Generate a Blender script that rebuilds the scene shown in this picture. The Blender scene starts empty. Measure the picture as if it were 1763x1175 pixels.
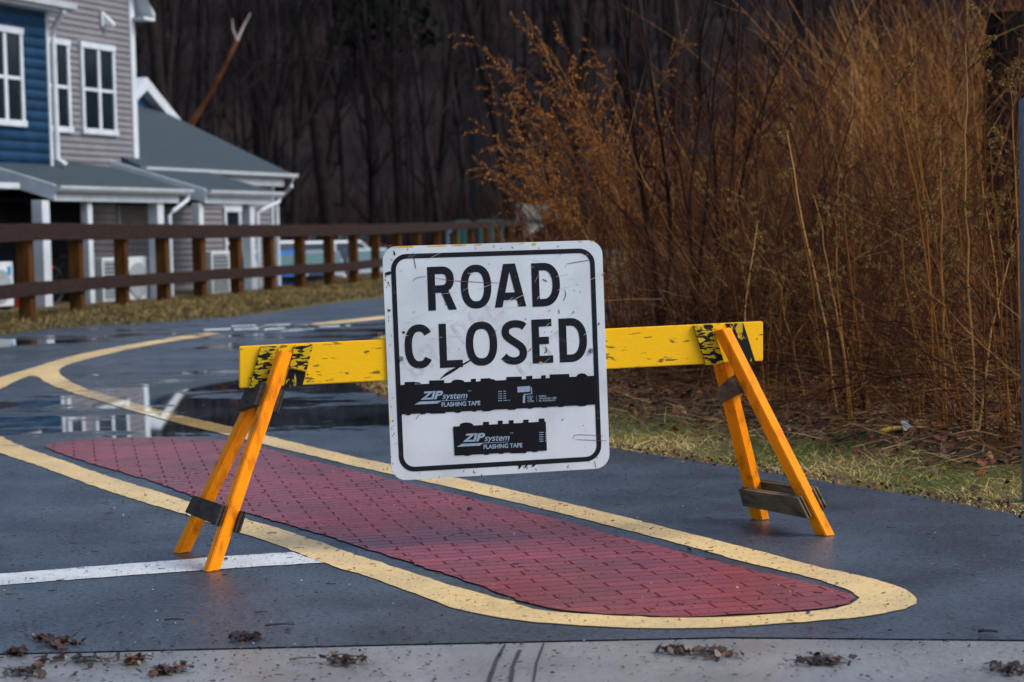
import bpy, bmesh, math, random
import numpy as np
from mathutils import Vector, Matrix
R_ = math.radians
rng = np.random.default_rng(7)
random.seed(7)
sc = bpy.context.scene
COL = sc.collection

# ------------------------------------------------------------------ camera
FPX, CX, CY = 3300.0, 881.5, 587.5
CAMZ = 1.43
pitch = math.atan(177.5 / FPX)
roll = math.atan(0.0227)
Fw = Vector((0, math.cos(pitch), -math.sin(pitch)))
R0 = Vector((1, 0, 0))
U0 = Vector((0, math.sin(pitch), math.cos(pitch)))
Rt = R0 * math.cos(roll) - U0 * math.sin(roll)
Up = U0 * math.cos(roll) + R0 * math.sin(roll)
cam = bpy.data.cameras.new('camera')
camo = bpy.data.objects.new('camera', cam)
COL.objects.link(camo)
m = Matrix.Identity(4)
for i in range(3):
    m[i][0] = Rt[i]; m[i][1] = Up[i]; m[i][2] = -Fw[i]
m[2][3] = CAMZ
camo.matrix_world = m
cam.sensor_width = 36.0
cam.lens = FPX / 1763 * 36
cam.clip_end = 2000
cam.dof.use_dof = True
cam.dof.focus_distance = 8.75
cam.dof.aperture_fstop = 3.0
sc.camera = camo
CAM = Vector((0, 0, CAMZ))

# ------------------------------------------------------------------ sky, sun, exposure
SUN_EL, SUN_AZ = 46.0, 108.0     # azimuth clockwise from +Y: behind the camera, to the right
w = bpy.data.worlds.new('World'); sc.world = w; w.use_nodes = True
wn = w.node_tree; bg = wn.nodes['Background']
sky = wn.nodes.new('ShaderNodeTexSky'); sky.sky_type = 'NISHITA'; sky.sun_disc = False
sky.sun_elevation = R_(SUN_EL); sky.sun_rotation = R_(SUN_AZ); sky.air_density = 1.0; sky.dust_density = 1.5
hs = wn.nodes.new('ShaderNodeHueSaturation'); hs.inputs['Saturation'].default_value = 1.0
wn.links.new(sky.outputs[0], hs.inputs['Color']); wn.links.new(hs.outputs[0], bg.inputs[0])
bg.inputs[1].default_value = 0.135
sun = bpy.data.lights.new('sun', 'SUN'); sun.energy = 2.0; sun.angle = R_(30); sun.color = (1.0, 0.96, 0.90)
suno = bpy.data.objects.new('sun', sun); COL.objects.link(suno)
sd = Vector((math.sin(R_(SUN_AZ)) * math.cos(R_(SUN_EL)), math.cos(R_(SUN_AZ)) * math.cos(R_(SUN_EL)), math.sin(R_(SUN_EL))))
suno.rotation_euler = sd.to_track_quat('Z', 'Y').to_euler()
sc.view_settings.view_transform = 'Standard'; sc.view_settings.look = 'None'
sc.view_settings.exposure = 0.5; sc.view_settings.gamma = 1.0
sc.cycles.max_bounces = 6; sc.cycles.diffuse_bounces = 2; sc.cycles.glossy_bounces = 3
sc.cycles.transparent_max_bounces = 6
sc.cycles.sample_clamp_indirect = 4.0

# ------------------------------------------------------------------ photo pixel -> place
def ray(x, y):
    return Fw + Rt * ((x - CX) / FPX) - Up * ((y - CY) / FPX)
def at(x, y, Y):
    d = ray(x, y); return CAM + d * (Y / d.y)
def _prof(y):
    # gentle rise: 4% where the water lies, easing to 1.2% beyond
    ks = [(9.3, 0), (11.3, .035), (16.3, .035), (17.8, .014), (27, .014)]
    z = 0
    for (a, sa), (b, sb) in zip(ks[:-1], ks[1:]):
        if y <= a: break
        e = min(y, b); se = sa + (sb - sa) * (e - a) / (b - a); z += (e - a) * (sa + se) / 2
    return z
_n = [(-60, 0.0), (9.3, 0.0)] + [(float(y), _prof(y)) for y in list(np.arange(9.6, 11.5, .3)) + list(np.arange(12, 16.1, 1)) + list(np.arange(16.3, 18, .3)) + [20, 23, 27]]
_n += [(30, .374), (42, .385), (50, .45), (80, .75), (110, 1.0), (400, 1.0)]
NY = np.array([a for a, b in _n]); NZ = np.array([b for a, b in _n])
def gz(Y): return float(np.interp(Y, NY, NZ))
def gnd(x, y, dz=0.0):
    d = ray(x, y); lo, hi = 1.0, 140.0
    f = lambda t: CAMZ + t * d.z - gz(t * d.y) - dz
    for _ in range(50):
        mid = (lo + hi) / 2
        if f(mid) > 0: lo = mid
        else: hi = mid
    return CAM + d * lo

# ------------------------------------------------------------------ materials
def mat(name, c1, c2=None, scale=8, rough=.6, rough2=None, bump=0.0, bscale=None, spec=.5, metal=0, stretch=(1, 1, 1), coord='Object', detail=4, lo=.35, hi=.65, rot=(0, 0, 0), coat=0):
    mt = bpy.data.materials.new(name); mt.use_nodes = True
    nt = mt.node_tree; b = nt.nodes['Principled BSDF']
    b.inputs['Base Color'].default_value = (*c1, 1); b.inputs['Roughness'].default_value = rough
    b.inputs['Metallic'].default_value = metal; b.inputs['Specular IOR Level'].default_value = spec
    if coat: b.inputs['Coat Weight'].default_value = coat; b.inputs['Coat Roughness'].default_value = .1
    if c2 is not None or rough2 is not None or bump:
        tc = nt.nodes.new('ShaderNodeTexCoord'); mp = nt.nodes.new('ShaderNodeMapping')
        mp.inputs['Scale'].default_value = stretch; mp.inputs['Rotation'].default_value = rot
        nt.links.new(tc.outputs[coord], mp.inputs[0])
        nz = nt.nodes.new('ShaderNodeTexNoise'); nz.inputs['Scale'].default_value = scale; nz.inputs['Detail'].default_value = detail
        nt.links.new(mp.outputs[0], nz.inputs[0])
        rm = nt.nodes.new('ShaderNodeMapRange'); rm.inputs[1].default_value = lo; rm.inputs[2].default_value = hi
        nt.links.new(nz.outputs[0], rm.inputs[0])
        if c2 is not None:
            mx = nt.nodes.new('ShaderNodeMix'); mx.data_type = 'RGBA'
            mx.inputs[6].default_value = (*c1, 1); mx.inputs[7].default_value = (*c2, 1)
            nt.links.new(rm.outputs[0], mx.inputs[0]); nt.links.new(mx.outputs[2], b.inputs['Base Color'])
        if rough2 is not None:
            r2 = nt.nodes.new('ShaderNodeMapRange'); r2.inputs[3].default_value = rough; r2.inputs[4].default_value = rough2
            nt.links.new(rm.outputs[0], r2.inputs[0]); nt.links.new(r2.outputs[0], b.inputs['Roughness'])
        if bump:
            n2 = nt.nodes.new('ShaderNodeTexNoise'); n2.inputs['Scale'].default_value = bscale or scale * 4; n2.inputs['Detail'].default_value = 3
            nt.links.new(mp.outputs[0], n2.inputs[0])
            bp = nt.nodes.new('ShaderNodeBump'); bp.inputs['Strength'].default_value = bump; bp.inputs['Distance'].default_value = .01
            nt.links.new(n2.outputs[0], bp.inputs['Height']); nt.links.new(bp.outputs[0], b.inputs['Normal'])
    return mt

def ramp_mat(name, cols, rough=.7, spec=.2, attr='rnd', sat=1.08, gain=1.2):
    """colour of each leaf, stalk or stone picked from a few real colours by a per-piece number"""
    mt = bpy.data.materials.new(name); mt.use_nodes = True
    nt = mt.node_tree; b = nt.nodes['Principled BSDF']
    b.inputs['Roughness'].default_value = rough; b.inputs['Specular IOR Level'].default_value = spec
    a = nt.nodes.new('ShaderNodeAttribute'); a.attribute_name = attr
    cr = nt.nodes.new('ShaderNodeValToRGB'); el = cr.color_ramp.elements
    for i, (p, c) in enumerate(cols):
        e = el[i] if i < 2 else el.new(p)
        mu_ = sum(c) / 3; c = tuple(max(.0015, (mu_ + (v - mu_) * sat) * gain) for v in c)
        e.position = p; e.color = (*c, 1)
    nt.links.new(a.outputs['Fac'], cr.inputs[0]); nt.links.new(cr.outputs[0], b.inputs['Base Color'])
    return mt

M = {}
M['white_trim'] = mat('white_trim', (.58, .62, .66), (.48, .52, .56), 3, .5)
M['lavender'] = mat('lavender_siding', (.30, .285, .31), (.26, .245, .27), 2, .6)
M['blue_siding'] = mat('blue_siding', (.020, .068, .145), (.014, .048, .105), 3, .7, spec=.15)
M['shingle'] = mat('shingle', (.060, .080, .092), (.030, .043, .052), 22, .85, spec=.15, stretch=(1, 1, 3))
M['glass'] = mat('window_glass', (.004, .009, .013), (.010, .018, .022), 1.2, .12, spec=.25)
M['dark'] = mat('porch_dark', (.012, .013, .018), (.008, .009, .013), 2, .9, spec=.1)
M['rail'] = mat('rail_wood', (.034, .018, .014), (.018, .011, .009), 5, .85, spec=.15, stretch=(1, 1, 6), bump=.3)
M['post'] = mat('post_wood', (.095, .036, .006), (.045, .016, .003), 4, .85, spec=.15, stretch=(3, 3, .6), bump=.3)
M['hill'] = mat('hill_soil', (.034, .026, .025), (.017, .014, .017), .25, .95, spec=.05)
M['bark'] = mat('bark', (.020, .015, .014), (.010, .008, .008), 3, .9, spec=.1)
M['orange_wood'] = mat('orange_wood', (.15, .05, .018), (.05, .02, .010), 2, .9, spec=.1, lo=.3)
M['pale_wood'] = mat('pale_wood', (.5, .4, .36), None, rough=.8)
M['black_metal'] = mat('black_metal', (.004, .005, .008), None, rough=.7, spec=.15)
M['grey_metal'] = mat('grey_metal', (.15, .19, .25), (.10, .135, .19), 20, .45, metal=.3)
M['tyre'] = mat('tyre', (.012, .012, .013), None, rough=.8)
M['rim'] = mat('rim', (.35, .36, .38), None, rough=.3, metal=.8)
M['lamp_red'] = mat('lamp_red', (.5, .01, .01), None, rough=.2)
M['lamp_clear'] = mat('lamp_clear', (.6, .65, .7), None, rough=.1)
M['green_steel'] = mat('green_steel', (.02, .10, .085), (.015, .07, .06), 2, .6)
M['fins'] = mat('dark_fins', (.03, .05, .055), None, rough=.5)
M['white_unit'] = mat('white_unit', (.62, .66, .68), (.5, .54, .56), 6, .45)
M['badge'] = mat('blue_badge', (.01, .22, .5), None, rough=.4)

# ------------------------------------------------------------------ object helpers
def tagset(o, label=None, cat=None, group=None, kind=None):
    if label: o['label'] = label
    if cat: o['category'] = cat
    if group: o['group'] = group
    if kind: o['kind'] = kind
    return o
def empty(name, loc, label, cat, group=None):
    o = bpy.data.objects.new(name, None); COL.objects.link(o); o.location = loc; o.empty_display_size = .1
    return tagset(o, label, cat, group)
def link(name, me, mt, parent=None):
    o = bpy.data.objects.new(name, me); COL.objects.link(o)
    if mt is not None:
        for x in (mt if isinstance(mt, (list, tuple)) else [mt]): me.materials.append(x)
    if parent is not None:
        o.parent = parent
        pw = Matrix.Translation(parent.location) if parent.parent is None else Matrix.Translation(parent.parent.location) @ Matrix.Translation(parent.location)
        root = parent
        T = Vector((0, 0, 0)); p = parent
        while p is not None:
            T += p.location; p = p.parent
        o.location = (0, 0, 0)
        me.transform(Matrix.Translation(-T))
    return o
def from_bm(name, bm, mt, parent=None, smooth=False):
    me = bpy.data.meshes.new(name)
    bmesh.ops.recalc_face_normals(bm, faces=bm.faces)
    bm.to_mesh(me); bm.free()
    if smooth:
        for p in me.polygons: p.use_smooth = True
    return link(name, me, mt, parent)
def arr_mesh(name, V, F, mt, parent=None, rnd=None, smooth=False, mi=None):
    V = np.asarray(V, np.float32); F = np.asarray(F, np.int32)
    me = bpy.data.meshes.new(name); k = F.shape[1]
    me.vertices.add(len(V)); me.vertices.foreach_set('co', V.ravel())
    me.loops.add(F.size); me.loops.foreach_set('vertex_index', F.ravel())
    me.polygons.add(len(F)); me.polygons.foreach_set('loop_start', np.arange(0, F.size, k, dtype=np.int32))
    if smooth: me.polygons.foreach_set('use_smooth', np.ones(len(F), bool))
    if mi is not None: me.polygons.foreach_set('material_index', np.asarray(mi, np.int32))
    me.update(calc_edges=True); me.validate()
    if rnd is not None:
        a = me.attributes.new('rnd', 'FLOAT', 'FACE'); a.data.foreach_set('value', np.asarray(rnd, np.float32))
    return link(name, me, mt, parent)
def add_hexa(bm, c8):
    vs = [bm.verts.new(c) for c in c8]
    for f in ((0, 1, 2, 3), (7, 6, 5, 4), (0, 4, 5, 1), (1, 5, 6, 2), (2, 6, 7, 3), (3, 7, 4, 0)):
        bm.faces.new([vs[i] for i in f])
    return vs
def add_box(bm, o, ax, ay, az):
    """box spanned from corner o by three vectors"""
    o, ax, ay, az = map(Vector, (o, ax, ay, az))
    return add_hexa(bm, [o, o + ax, o + ax + ay, o + ay, o + az, o + ax + az, o + ax + ay + az, o + ay + az])
def cbox(bm, c, X, Y, Z):
    c = Vector(c); return add_box(bm, c - X / 2 - Y / 2 - Z / 2, X, Y, Z)
def add_prism(bm, pts, d):
    d = Vector(d); a = [bm.verts.new(p) for p in pts]; b = [bm.verts.new(Vector(p) + d) for p in pts]
    n = len(pts); bm.faces.new(a); bm.faces.new(b[::-1])
    for i in range(n): bm.faces.new((a[i], b[i], b[(i + 1) % n], a[(i + 1) % n]))
def add_tube(bm, pts, r, n=8, r2=None):
    pts = [Vector(p) for p in pts]; rings = []
    for i, p in enumerate(pts):
        t = (pts[min(i + 1, len(pts) - 1)] - pts[max(i - 1, 0)]).normalized()
        u = t.cross(Vector((0, 0, 1)) if abs(t.z) < .9 else Vector((1, 0, 0))).normalized(); v = t.cross(u)
        rr = r if r2 is None else r + (r2 - r) * i / (len(pts) - 1)
        rings.append([bm.verts.new(p + (u * math.cos(a) + v * math.sin(a)) * rr) for a in [2 * math.pi * k / n for k in range(n)]])
    for a, b in zip(rings, rings[1:]):
        for k in range(n): bm.faces.new((a[k], a[(k + 1) % n], b[(k + 1) % n], b[k]))
    bm.faces.new(rings[0][::-1]); bm.faces.new(rings[-1])

def tubes(P, Rr, n=3):
    """many tapered tubes at once: P (m,k,3), Rr (m,k)"""
    P = np.asarray(P, float); Rr = np.asarray(Rr, float); mN, k, _ = P.shape
    T = np.gradient(P, axis=1); T /= np.linalg.norm(T, axis=2, keepdims=True) + 1e-9
    ref = np.zeros_like(T); ref[..., 0] = 1; ref[np.abs(T[..., 0]) > .9] = (0, 1, 0)
    u = np.cross(T, ref); u /= np.linalg.norm(u, axis=2, keepdims=True) + 1e-9; v = np.cross(T, u)
    an = np.arange(n) * 2 * math.pi / n
    V = P[:, :, None, :] + Rr[:, :, None, None] * (u[:, :, None, :] * np.cos(an)[None, None, :, None] + v[:, :, None, :] * np.sin(an)[None, None, :, None])
    idx = np.arange(mN * k * n).reshape(mN, k, n)
    a = idx[:, :-1, :]; b = idx[:, 1:, :]
    F = np.stack([a, np.roll(a, -1, 2), np.roll(b, -1, 2), b], -1).reshape(-1, 4)
    return V.reshape(-1, 3), F, np.repeat(np.arange(mN), (k - 1) * n)
def merge(parts):
    Vs, Fs, Rs, o = [], [], [], 0
    for V, F, r in parts:
        Vs.append(V); Fs.append(F + o); Rs.append(r); o += len(V)
    return np.concatenate(Vs), np.concatenate(Fs), np.concatenate(Rs)
def blades(B, D, W, bend, k=3):
    """flat curved blades: B base (m,3), D tip offset (m,3), W width (m,), bend sideways (m,3)"""
    mN = len(B); t = np.linspace(0, 1, k + 1)
    C = B[:, None] + D[:, None] * t[None, :, None] + bend[:, None] * (t ** 2)[None, :, None]
    side = np.cross(D, rng.normal(size=(mN, 3))); side /= np.linalg.norm(side, axis=1, keepdims=True) + 1e-9
    wd = W[:, None] * (1 - .85 * t[None] ** 1.5)
    V = np.stack([C - side[:, None] * wd[..., None] / 2, C + side[:, None] * wd[..., None] / 2], 2)
    idx = np.arange(mN * (k + 1) * 2).reshape(mN, k + 1, 2)
    F = np.stack([idx[:, :-1, 0], idx[:, :-1, 1], idx[:, 1:, 1], idx[:, 1:, 0]], -1).reshape(-1, 4)
    return V.reshape(-1, 3), F, np.repeat(np.arange(mN), k)
def curls(C, size, nrm=None):
    """small bent leaves (two quads each) centred at C"""
    mN = len(C); n = rng.normal(size=(mN, 3)) if nrm is None else nrm
    n /= np.linalg.norm(n, axis=1, keepdims=True) + 1e-9
    a = np.cross(n, rng.normal(size=(mN, 3))); a /= np.linalg.norm(a, axis=1, keepdims=True) + 1e-9
    b = np.cross(n, a); s = np.asarray(size)[:, None] * np.ones((1, 3))
    fold = rng.uniform(-.1, .5, (mN, 1)) * s
    V = np.stack([C - a * s * .5 - b * s * .1, C - a * s * .15 - b * s * .4 + n * fold * .3, C + a * s * .5 - b * s * .08 + n * fold, C + a * s * .5 + b * s * .12 + n * fold,
                  C - a * s * .1 + b * s * .42 + n * fold * .4, C - a * s * .5 + b * s * .05], 1)
    idx = np.arange(mN * 6).reshape(mN, 6)
    F = np.concatenate([idx[:, [0, 1, 4, 5]], idx[:, [1, 2, 3, 4]]], 1).reshape(-1, 4)
    return V.reshape(-1, 3), F, np.repeat(np.arange(mN), 2)

def sheet(name, poly, dz, mt, smooth=True, parent=None):
    """a polygon of (X,Y) laid on the ground's slope, dz above it"""
    bm = bmesh.new()
    from mathutils.geometry import delaunay_2d_cdt
    n_ = len(poly)
    o_ = delaunay_2d_cdt([Vector(p[:2]) for p in poly], [(i, (i + 1) % n_) for i in range(n_)], [list(range(n_))], 1, 1e-6)
    vs = [bm.verts.new((p[0], p[1], 0)) for p in o_[0]]
    for t_ in o_[2]: bm.faces.new([vs[i] for i in t_])
    ys = [p[1] for p in poly]
    cuts = [y for y in NY if min(ys) < y < max(ys)]
    for y in cuts:
        bmesh.ops.bisect_plane(bm, geom=bm.verts[:] + bm.edges[:] + bm.faces[:], plane_co=(0, y, 0), plane_no=(0, 1, 0))
    for v in bm.verts: v.co.z = gz(v.co.y) + dz
    bmesh.ops.recalc_face_normals(bm, faces=bm.faces)
    for f in bm.faces:
        if f.normal.z < 0: f.normal_flip()
    me = bpy.data.meshes.new(name); bm.to_mesh(me); bm.free()
    me.polygons.foreach_set('use_smooth', np.ones(len(me.polygons), bool))
    nn = []
    for v in me.vertices:
        sl = (gz(v.co.y + .6) - gz(v.co.y - .6)) / 1.2; nn.append(Vector((0, -sl, 1)).normalized())
    me.normals_split_custom_set_from_vertices(nn)
    return link(name, me, mt, parent)
def chaikin(P, n=2, closed=False):
    P = [tuple(p) for p in P]
    for _ in range(n):
        Q = [] if closed else [P[0]]
        rngp = range(len(P)) if closed else range(len(P) - 1)
        for i in rngp:
            a, b = P[i], P[(i + 1) % len(P)]
            Q.append((a[0] * .75 + b[0] * .25, a[1] * .75 + b[1] * .25)); Q.append((a[0] * .25 + b[0] * .75, a[1] * .25 + b[1] * .75))
        if not closed: Q.append(P[-1])
        P = Q
    return P
def G2(pts): return [tuple(gnd(x, y))[:2] for x, y in pts]
def ragged(P, step=.045, amp=.0035):
    out = []; n = len(P)
    for i in range(n):
        a, b = np.array(P[i]), np.array(P[(i + 1) % n]); k = max(1, int(np.hypot(*(b - a)) / step))
        for j in range(k): out.append(tuple(a + (b - a) * j / k + rng.normal(0, amp, 2)))
    return out

# ------------------------------------------------------------------ road outline
joint = [(-14, 6.74)] + G2([(0, 1127.5), (397, 1118), (700, 1111), (1250, 1099), (1763, 1104)]) + [(3.9, 6.62)]
right_edge = [(3.75, 7.2), (3.1, 8.35)] + chaikin(G2([(1763, 891), (1654, 868), (1552, 851), (1450, 836), (1396, 826), (1271, 806), (1169, 791), (1049, 772), (930, 748), (800, 720), (667, 687), (636, 672), (609, 662), (592, 640), (590, 618), (605, 598), (640, 583), (664, 576)]) , 1) + [(-.5, 27.5), (.8, 35), (2.2, 50), (4.6, 80), (8, 110)]
left_edge = [(5.5, 110), (2.2, 80), (.3, 60), (-.9, 48), (-1.6, 40)] + chaikin(G2([(661, 515), (574, 523), (500, 535.5), (415, 545), (306, 553), (204, 559), (102, 565), (0, 578)]), 1) + [(-9.2, 22.6), (-14, 19.5)]
ROAD = joint + right_edge + left_edge
RP = np.array(ROAD)
def road_sd(X, Y):
    """distance to the road's outline, negative on the road"""
    X = np.asarray(X, float); Y = np.asarray(Y, float)
    best = np.full(X.shape, 1e9); ins = np.zeros(X.shape, bool)
    n = len(RP)
    for i in range(n):
        a = RP[i]; b = RP[(i + 1) % n]; ab = b - a
        t = np.clip(((X - a[0]) * ab[0] + (Y - a[1]) * ab[1]) / (ab @ ab + 1e-12), 0, 1)
        best = np.minimum(best, np.hypot(X - a[0] - t * ab[0], Y - a[1] - t * ab[1]))
        if a[1] != b[1]:
            c = ((a[1] > Y) != (b[1] > Y)) & (X < (b[0] - a[0]) * (Y - a[1]) / (b[1] - a[1]) + a[0])
            ins ^= c
    return np.where(ins, -best, best)
# fence line (x px, distance)
FEN = [(-75, 24.2), (48, 26.9), (135, 29.0), (213, 31.0), (284, 32.9), (347, 34.6), (410, 36.2), (467, 37.9), (520, 39.5), (570, 41.1), (612, 42.8), (650, 45.4), (688, 48.6), (722, 52), (757, 56), (788, 60), (816, 64), (841, 68), (862, 72), (883, 76), (903, 80)]
FXY = np.array([((x - CX) / FPX * d * 1.0, d) for x, d in FEN])
def fence_x(Y): return np.interp(Y, FXY[:, 1], FXY[:, 0])
def sstep(t): t = np.clip(t, 0, 1); return t * t * (3 - 2 * t)
def ground_z(X, Y):
    X = np.asarray(X, float); Y = np.asarray(Y, float)
    z = np.interp(Y, NY, NZ)
    sd_ = road_sd(X, Y)
    z = np.where(sd_ < .28, z - .012, z - .012 + .075 * sstep((sd_ - .28) / 1.3))
    z = z - 1.0 * sstep((fence_x(Y) - X - .8) / 3.0) * sstep((Y - 42) / 14)
    right = (X > 0) & (sd_ > 1.2)
    z = z + np.where(right, .05 * np.sin(X * 2.1 + Y) * sstep((sd_ - 1.2) / 2), 0)
    z = z + np.where(Y > 84, np.minimum(0.37 * (Y - 84), 25 + .02 * (Y - 152)) * sstep((Y - 84) / 30) + 1.3 * np.sin(X * .07 + 1) * sstep((Y - 90) / 30), 0)
    z = np.where((Y < 6.75) & (X > -14), -.03, z)
    return z
def gzz(x, y): return float(ground_z(np.array([x]), np.array([y]))[0])
# ground sheet
xs = np.concatenate([np.linspace(-240, -20, 23), np.arange(-18, 18.01, .25), np.linspace(20, 240, 23)])
ys = np.concatenate([np.linspace(-60, 3, 10), np.arange(4, 46, .25), np.arange(46, 100, 1.5), np.linspace(100, 260, 33)])
XX, YY = np.meshgrid(xs, ys); ZZ = ground_z(XX, YY)
nx, ny = len(xs), len(ys); gi = np.arange(nx * ny).reshape(ny, nx)
GF = np.stack([gi[:-1, :-1], gi[:-1, 1:], gi[1:, 1:], gi[1:, :-1]], -1).reshape(-1, 4)
fcx = XX[:-1, :-1].ravel(); fcy = YY[:-1, :-1].ravel()
M['soil'] = mat('leafy_soil', (.038, .017, .009), (.018, .010, .007), 6, .85, bump=.6, bscale=30)
M['turf'] = mat('turf_soil', (.075, .060, .018), (.10, .062, .018), 2.5, .9, bump=.5, bscale=40)
mi = np.where(fcy > 84, 2, np.where((road_sd(fcx, fcy) < .9) | (fcx < 0), 1, 0))
tagset(arr_mesh('ground', np.stack([XX, YY, ZZ], -1).reshape(-1, 3), GF, [M['soil'], M['turf'], M['hill']], smooth=True, mi=mi), kind='structure')

# ------------------------------------------------------------------ wet asphalt, lines, brick
def wet_mat(name, c1, c2, pud=True, r_dry=.55, r_wet=.025, grain=.9, base_t=0.0, wear=None):
    mt = bpy.data.materials.new(name); mt.use_nodes = True; nt = mt.node_tree; L = nt.links.new
    b = nt.nodes['Principled BSDF']; N = nt.nodes.new
    g = N('ShaderNodeNewGeometry')
    mp = N('ShaderNodeMapping'); mp.inputs['Scale'].default_value = (.30, .75, 1); mp.inputs['Location'].default_value = (3.1, 1.7, 0)
    L(g.outputs['Position'], mp.inputs[0])
    n1 = N('ShaderNodeTexNoise'); n1.inputs['Scale'].default_value = 1.0; n1.inputs['Detail'].default_value = 6; n1.inputs['Roughness'].default_value = .72
    L(mp.outputs[0], n1.inputs[0])
    # low ground where the water stands: a dip between 12.6 and 17 m on the left, thinner films farther up the path
    sx = N('ShaderNodeSeparateXYZ'); L(g.outputs['Position'], sx.inputs[0])
    def bump1(out, c, wd):
        s = N('ShaderNodeMath'); s.operation = 'SUBTRACT'; L(out, s.inputs[0]); s.inputs[1].default_value = c
        a = N('ShaderNodeMath'); a.operation = 'DIVIDE'; L(s.outputs[0], a.inputs[0]); a.inputs[1].default_value = wd
        p = N('ShaderNodeMath'); p.operation = 'MULTIPLY'; L(a.outputs[0], p.inputs[0]); L(a.outputs[0], p.inputs[1])
        q = N('ShaderNodeMath'); q.operation = 'SUBTRACT'; q.inputs[0].default_value = 1; L(p.outputs[0], q.inputs[1]); q.use_clamp = True
        return q.outputs[0]
    by = bump1(sx.outputs[1], 15.0, 2.3); bx = bump1(sx.outputs[0], -2.3, 3.4)
    mm = N('ShaderNodeMath'); mm.operation = 'MULTIPLY'; L(by, mm.inputs[0]); L(bx, mm.inputs[1])
    far = bump1(sx.outputs[1], 23.0, 7.5)
    fm = N('ShaderNodeMath'); fm.operation = 'MULTIPLY'; L(far, fm.inputs[0]); fm.inputs[1].default_value = .15
    mx0 = N('ShaderNodeMath'); mx0.operation = 'MULTIPLY'; L(mm.outputs[0], mx0.inputs[0]); mx0.inputs[1].default_value = .27
    ad = N('ShaderNodeMath'); ad.operation = 'ADD'; L(n1.outputs[0], ad.inputs[0]); L(mx0.outputs[0], ad.inputs[1])
    mpf = N('ShaderNodeMapping'); mpf.inputs['Scale'].default_value = (1.6, 5.5, 1); L(g.outputs['Position'], mpf.inputs[0])
    nf = N('ShaderNodeTexNoise'); nf.inputs['Scale'].default_value = 1.0; nf.inputs['Detail'].default_value = 6; nf.inputs['Roughness'].default_value = .7; L(mpf.outputs[0], nf.inputs[0])
    af = N('ShaderNodeMath'); af.operation = 'MULTIPLY_ADD'; L(nf.outputs[0], af.inputs[0]); af.inputs[1].default_value = .30; L(ad.outputs[0], af.inputs[2])
    ad3 = N('ShaderNodeMath'); ad3.operation = 'SUBTRACT'; L(af.outputs[0], ad3.inputs[0]); ad3.inputs[1].default_value = .15
    ad2 = N('ShaderNodeMath'); ad2.operation = 'ADD'; L(ad3.outputs[0], ad2.inputs[0]); L(fm.outputs[0], ad2.inputs[1])
    nr_ = N('ShaderNodeMapRange'); nr_.inputs[1].default_value = 9; nr_.inputs[2].default_value = 12; nr_.inputs[3].default_value = -.07; nr_.inputs[4].default_value = 0; L(sx.outputs[1], nr_.inputs[0])
    ad4 = N('ShaderNodeMath'); ad4.operation = 'ADD'; L(ad2.outputs[0], ad4.inputs[0]); L(nr_.outputs[0], ad4.inputs[1]); ad2 = ad4
    mr = N('ShaderNodeMapRange'); mr.inputs[1].default_value = .64 + base_t; mr.inputs[2].default_value = .70 + base_t; L(ad2.outputs[0], mr.inputs[0])
    rr = N('ShaderNodeMapRange'); rr.inputs[3].default_value = r_dry; rr.inputs[4].default_value = r_wet; L(mr.outputs[0], rr.inputs[0])
    L(rr.outputs[0], b.inputs['Roughness'])
    n3 = N('ShaderNodeTexNoise'); n3.inputs['Scale'].default_value = 1.7; n3.inputs['Detail'].default_value = 5; L(g.outputs['Position'], n3.inputs[0])
    v = N('ShaderNodeTexNoise'); v.inputs['Scale'].default_value = 42; v.inputs['Detail'].default_value = 5; v.inputs['Roughness'].default_value = .75; L(g.outputs['Position'], v.inputs[0])
    av = N('ShaderNodeMath'); av.operation = 'ADD'; L(n3.outputs[0], av.inputs[0]); L(v.outputs[0], av.inputs[1])
    m2 = N('ShaderNodeMapRange'); m2.inputs[1].default_value = .80; m2.inputs[2].default_value = 1.20; L(av.outputs[0], m2.inputs[0])
    mx = N('ShaderNodeMix'); mx.data_type = 'RGBA'; mx.inputs[6].default_value = (*c1, 1); mx.inputs[7].default_value = (*c2, 1)
    L(m2.outputs[0], mx.inputs[0]); L(mx.outputs[2], b.inputs['Base Color'])
    if wear is not None:      # bare asphalt showing through the paint in specks and rubbed bars
        nw = N('ShaderNodeTexNoise'); nw.inputs['Scale'].default_value = 26; nw.inputs['Detail'].default_value = 8; nw.inputs['Roughness'].default_value = .8; L(g.outputs['Position'], nw.inputs[0])
        nw2 = N('ShaderNodeTexNoise'); nw2.inputs['Scale'].default_value = 1.3; nw2.inputs['Detail'].default_value = 3; L(g.outputs['Position'], nw2.inputs[0])
        aw = N('ShaderNodeMath'); aw.operation = 'MULTIPLY_ADD'; L(nw2.outputs[0], aw.inputs[0]); aw.inputs[1].default_value = .35; L(nw.outputs[0], aw.inputs[2])
        mw = N('ShaderNodeMapRange'); mw.inputs[1].default_value = wear + .10; mw.inputs[2].default_value = wear + .17; L(aw.outputs[0], mw.inputs[0])
        mxw = N('ShaderNodeMix'); mxw.data_type = 'RGBA'; mxw.inputs[7].default_value = (.10, .085, .06, 1); L(mw.outputs[0], mxw.inputs[0]); L(mx.outputs[2], mxw.inputs[6]); L(mxw.outputs[2], b.inputs['Base Color'])
    inv = N('ShaderNodeMath'); inv.operation = 'SUBTRACT'; inv.inputs[0].default_value = 1; L(mr.outputs[0], inv.inputs[1])
    gs = N('ShaderNodeMath'); gs.operation = 'MULTIPLY'; L(inv.outputs[0], gs.inputs[0]); gs.inputs[1].default_value = grain
    bp = N('ShaderNodeBump'); bp.inputs['Distance'].default_value = .004; L(gs.outputs[0], bp.inputs['Strength']); L(v.outputs[0], bp.inputs['Height'])
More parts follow.
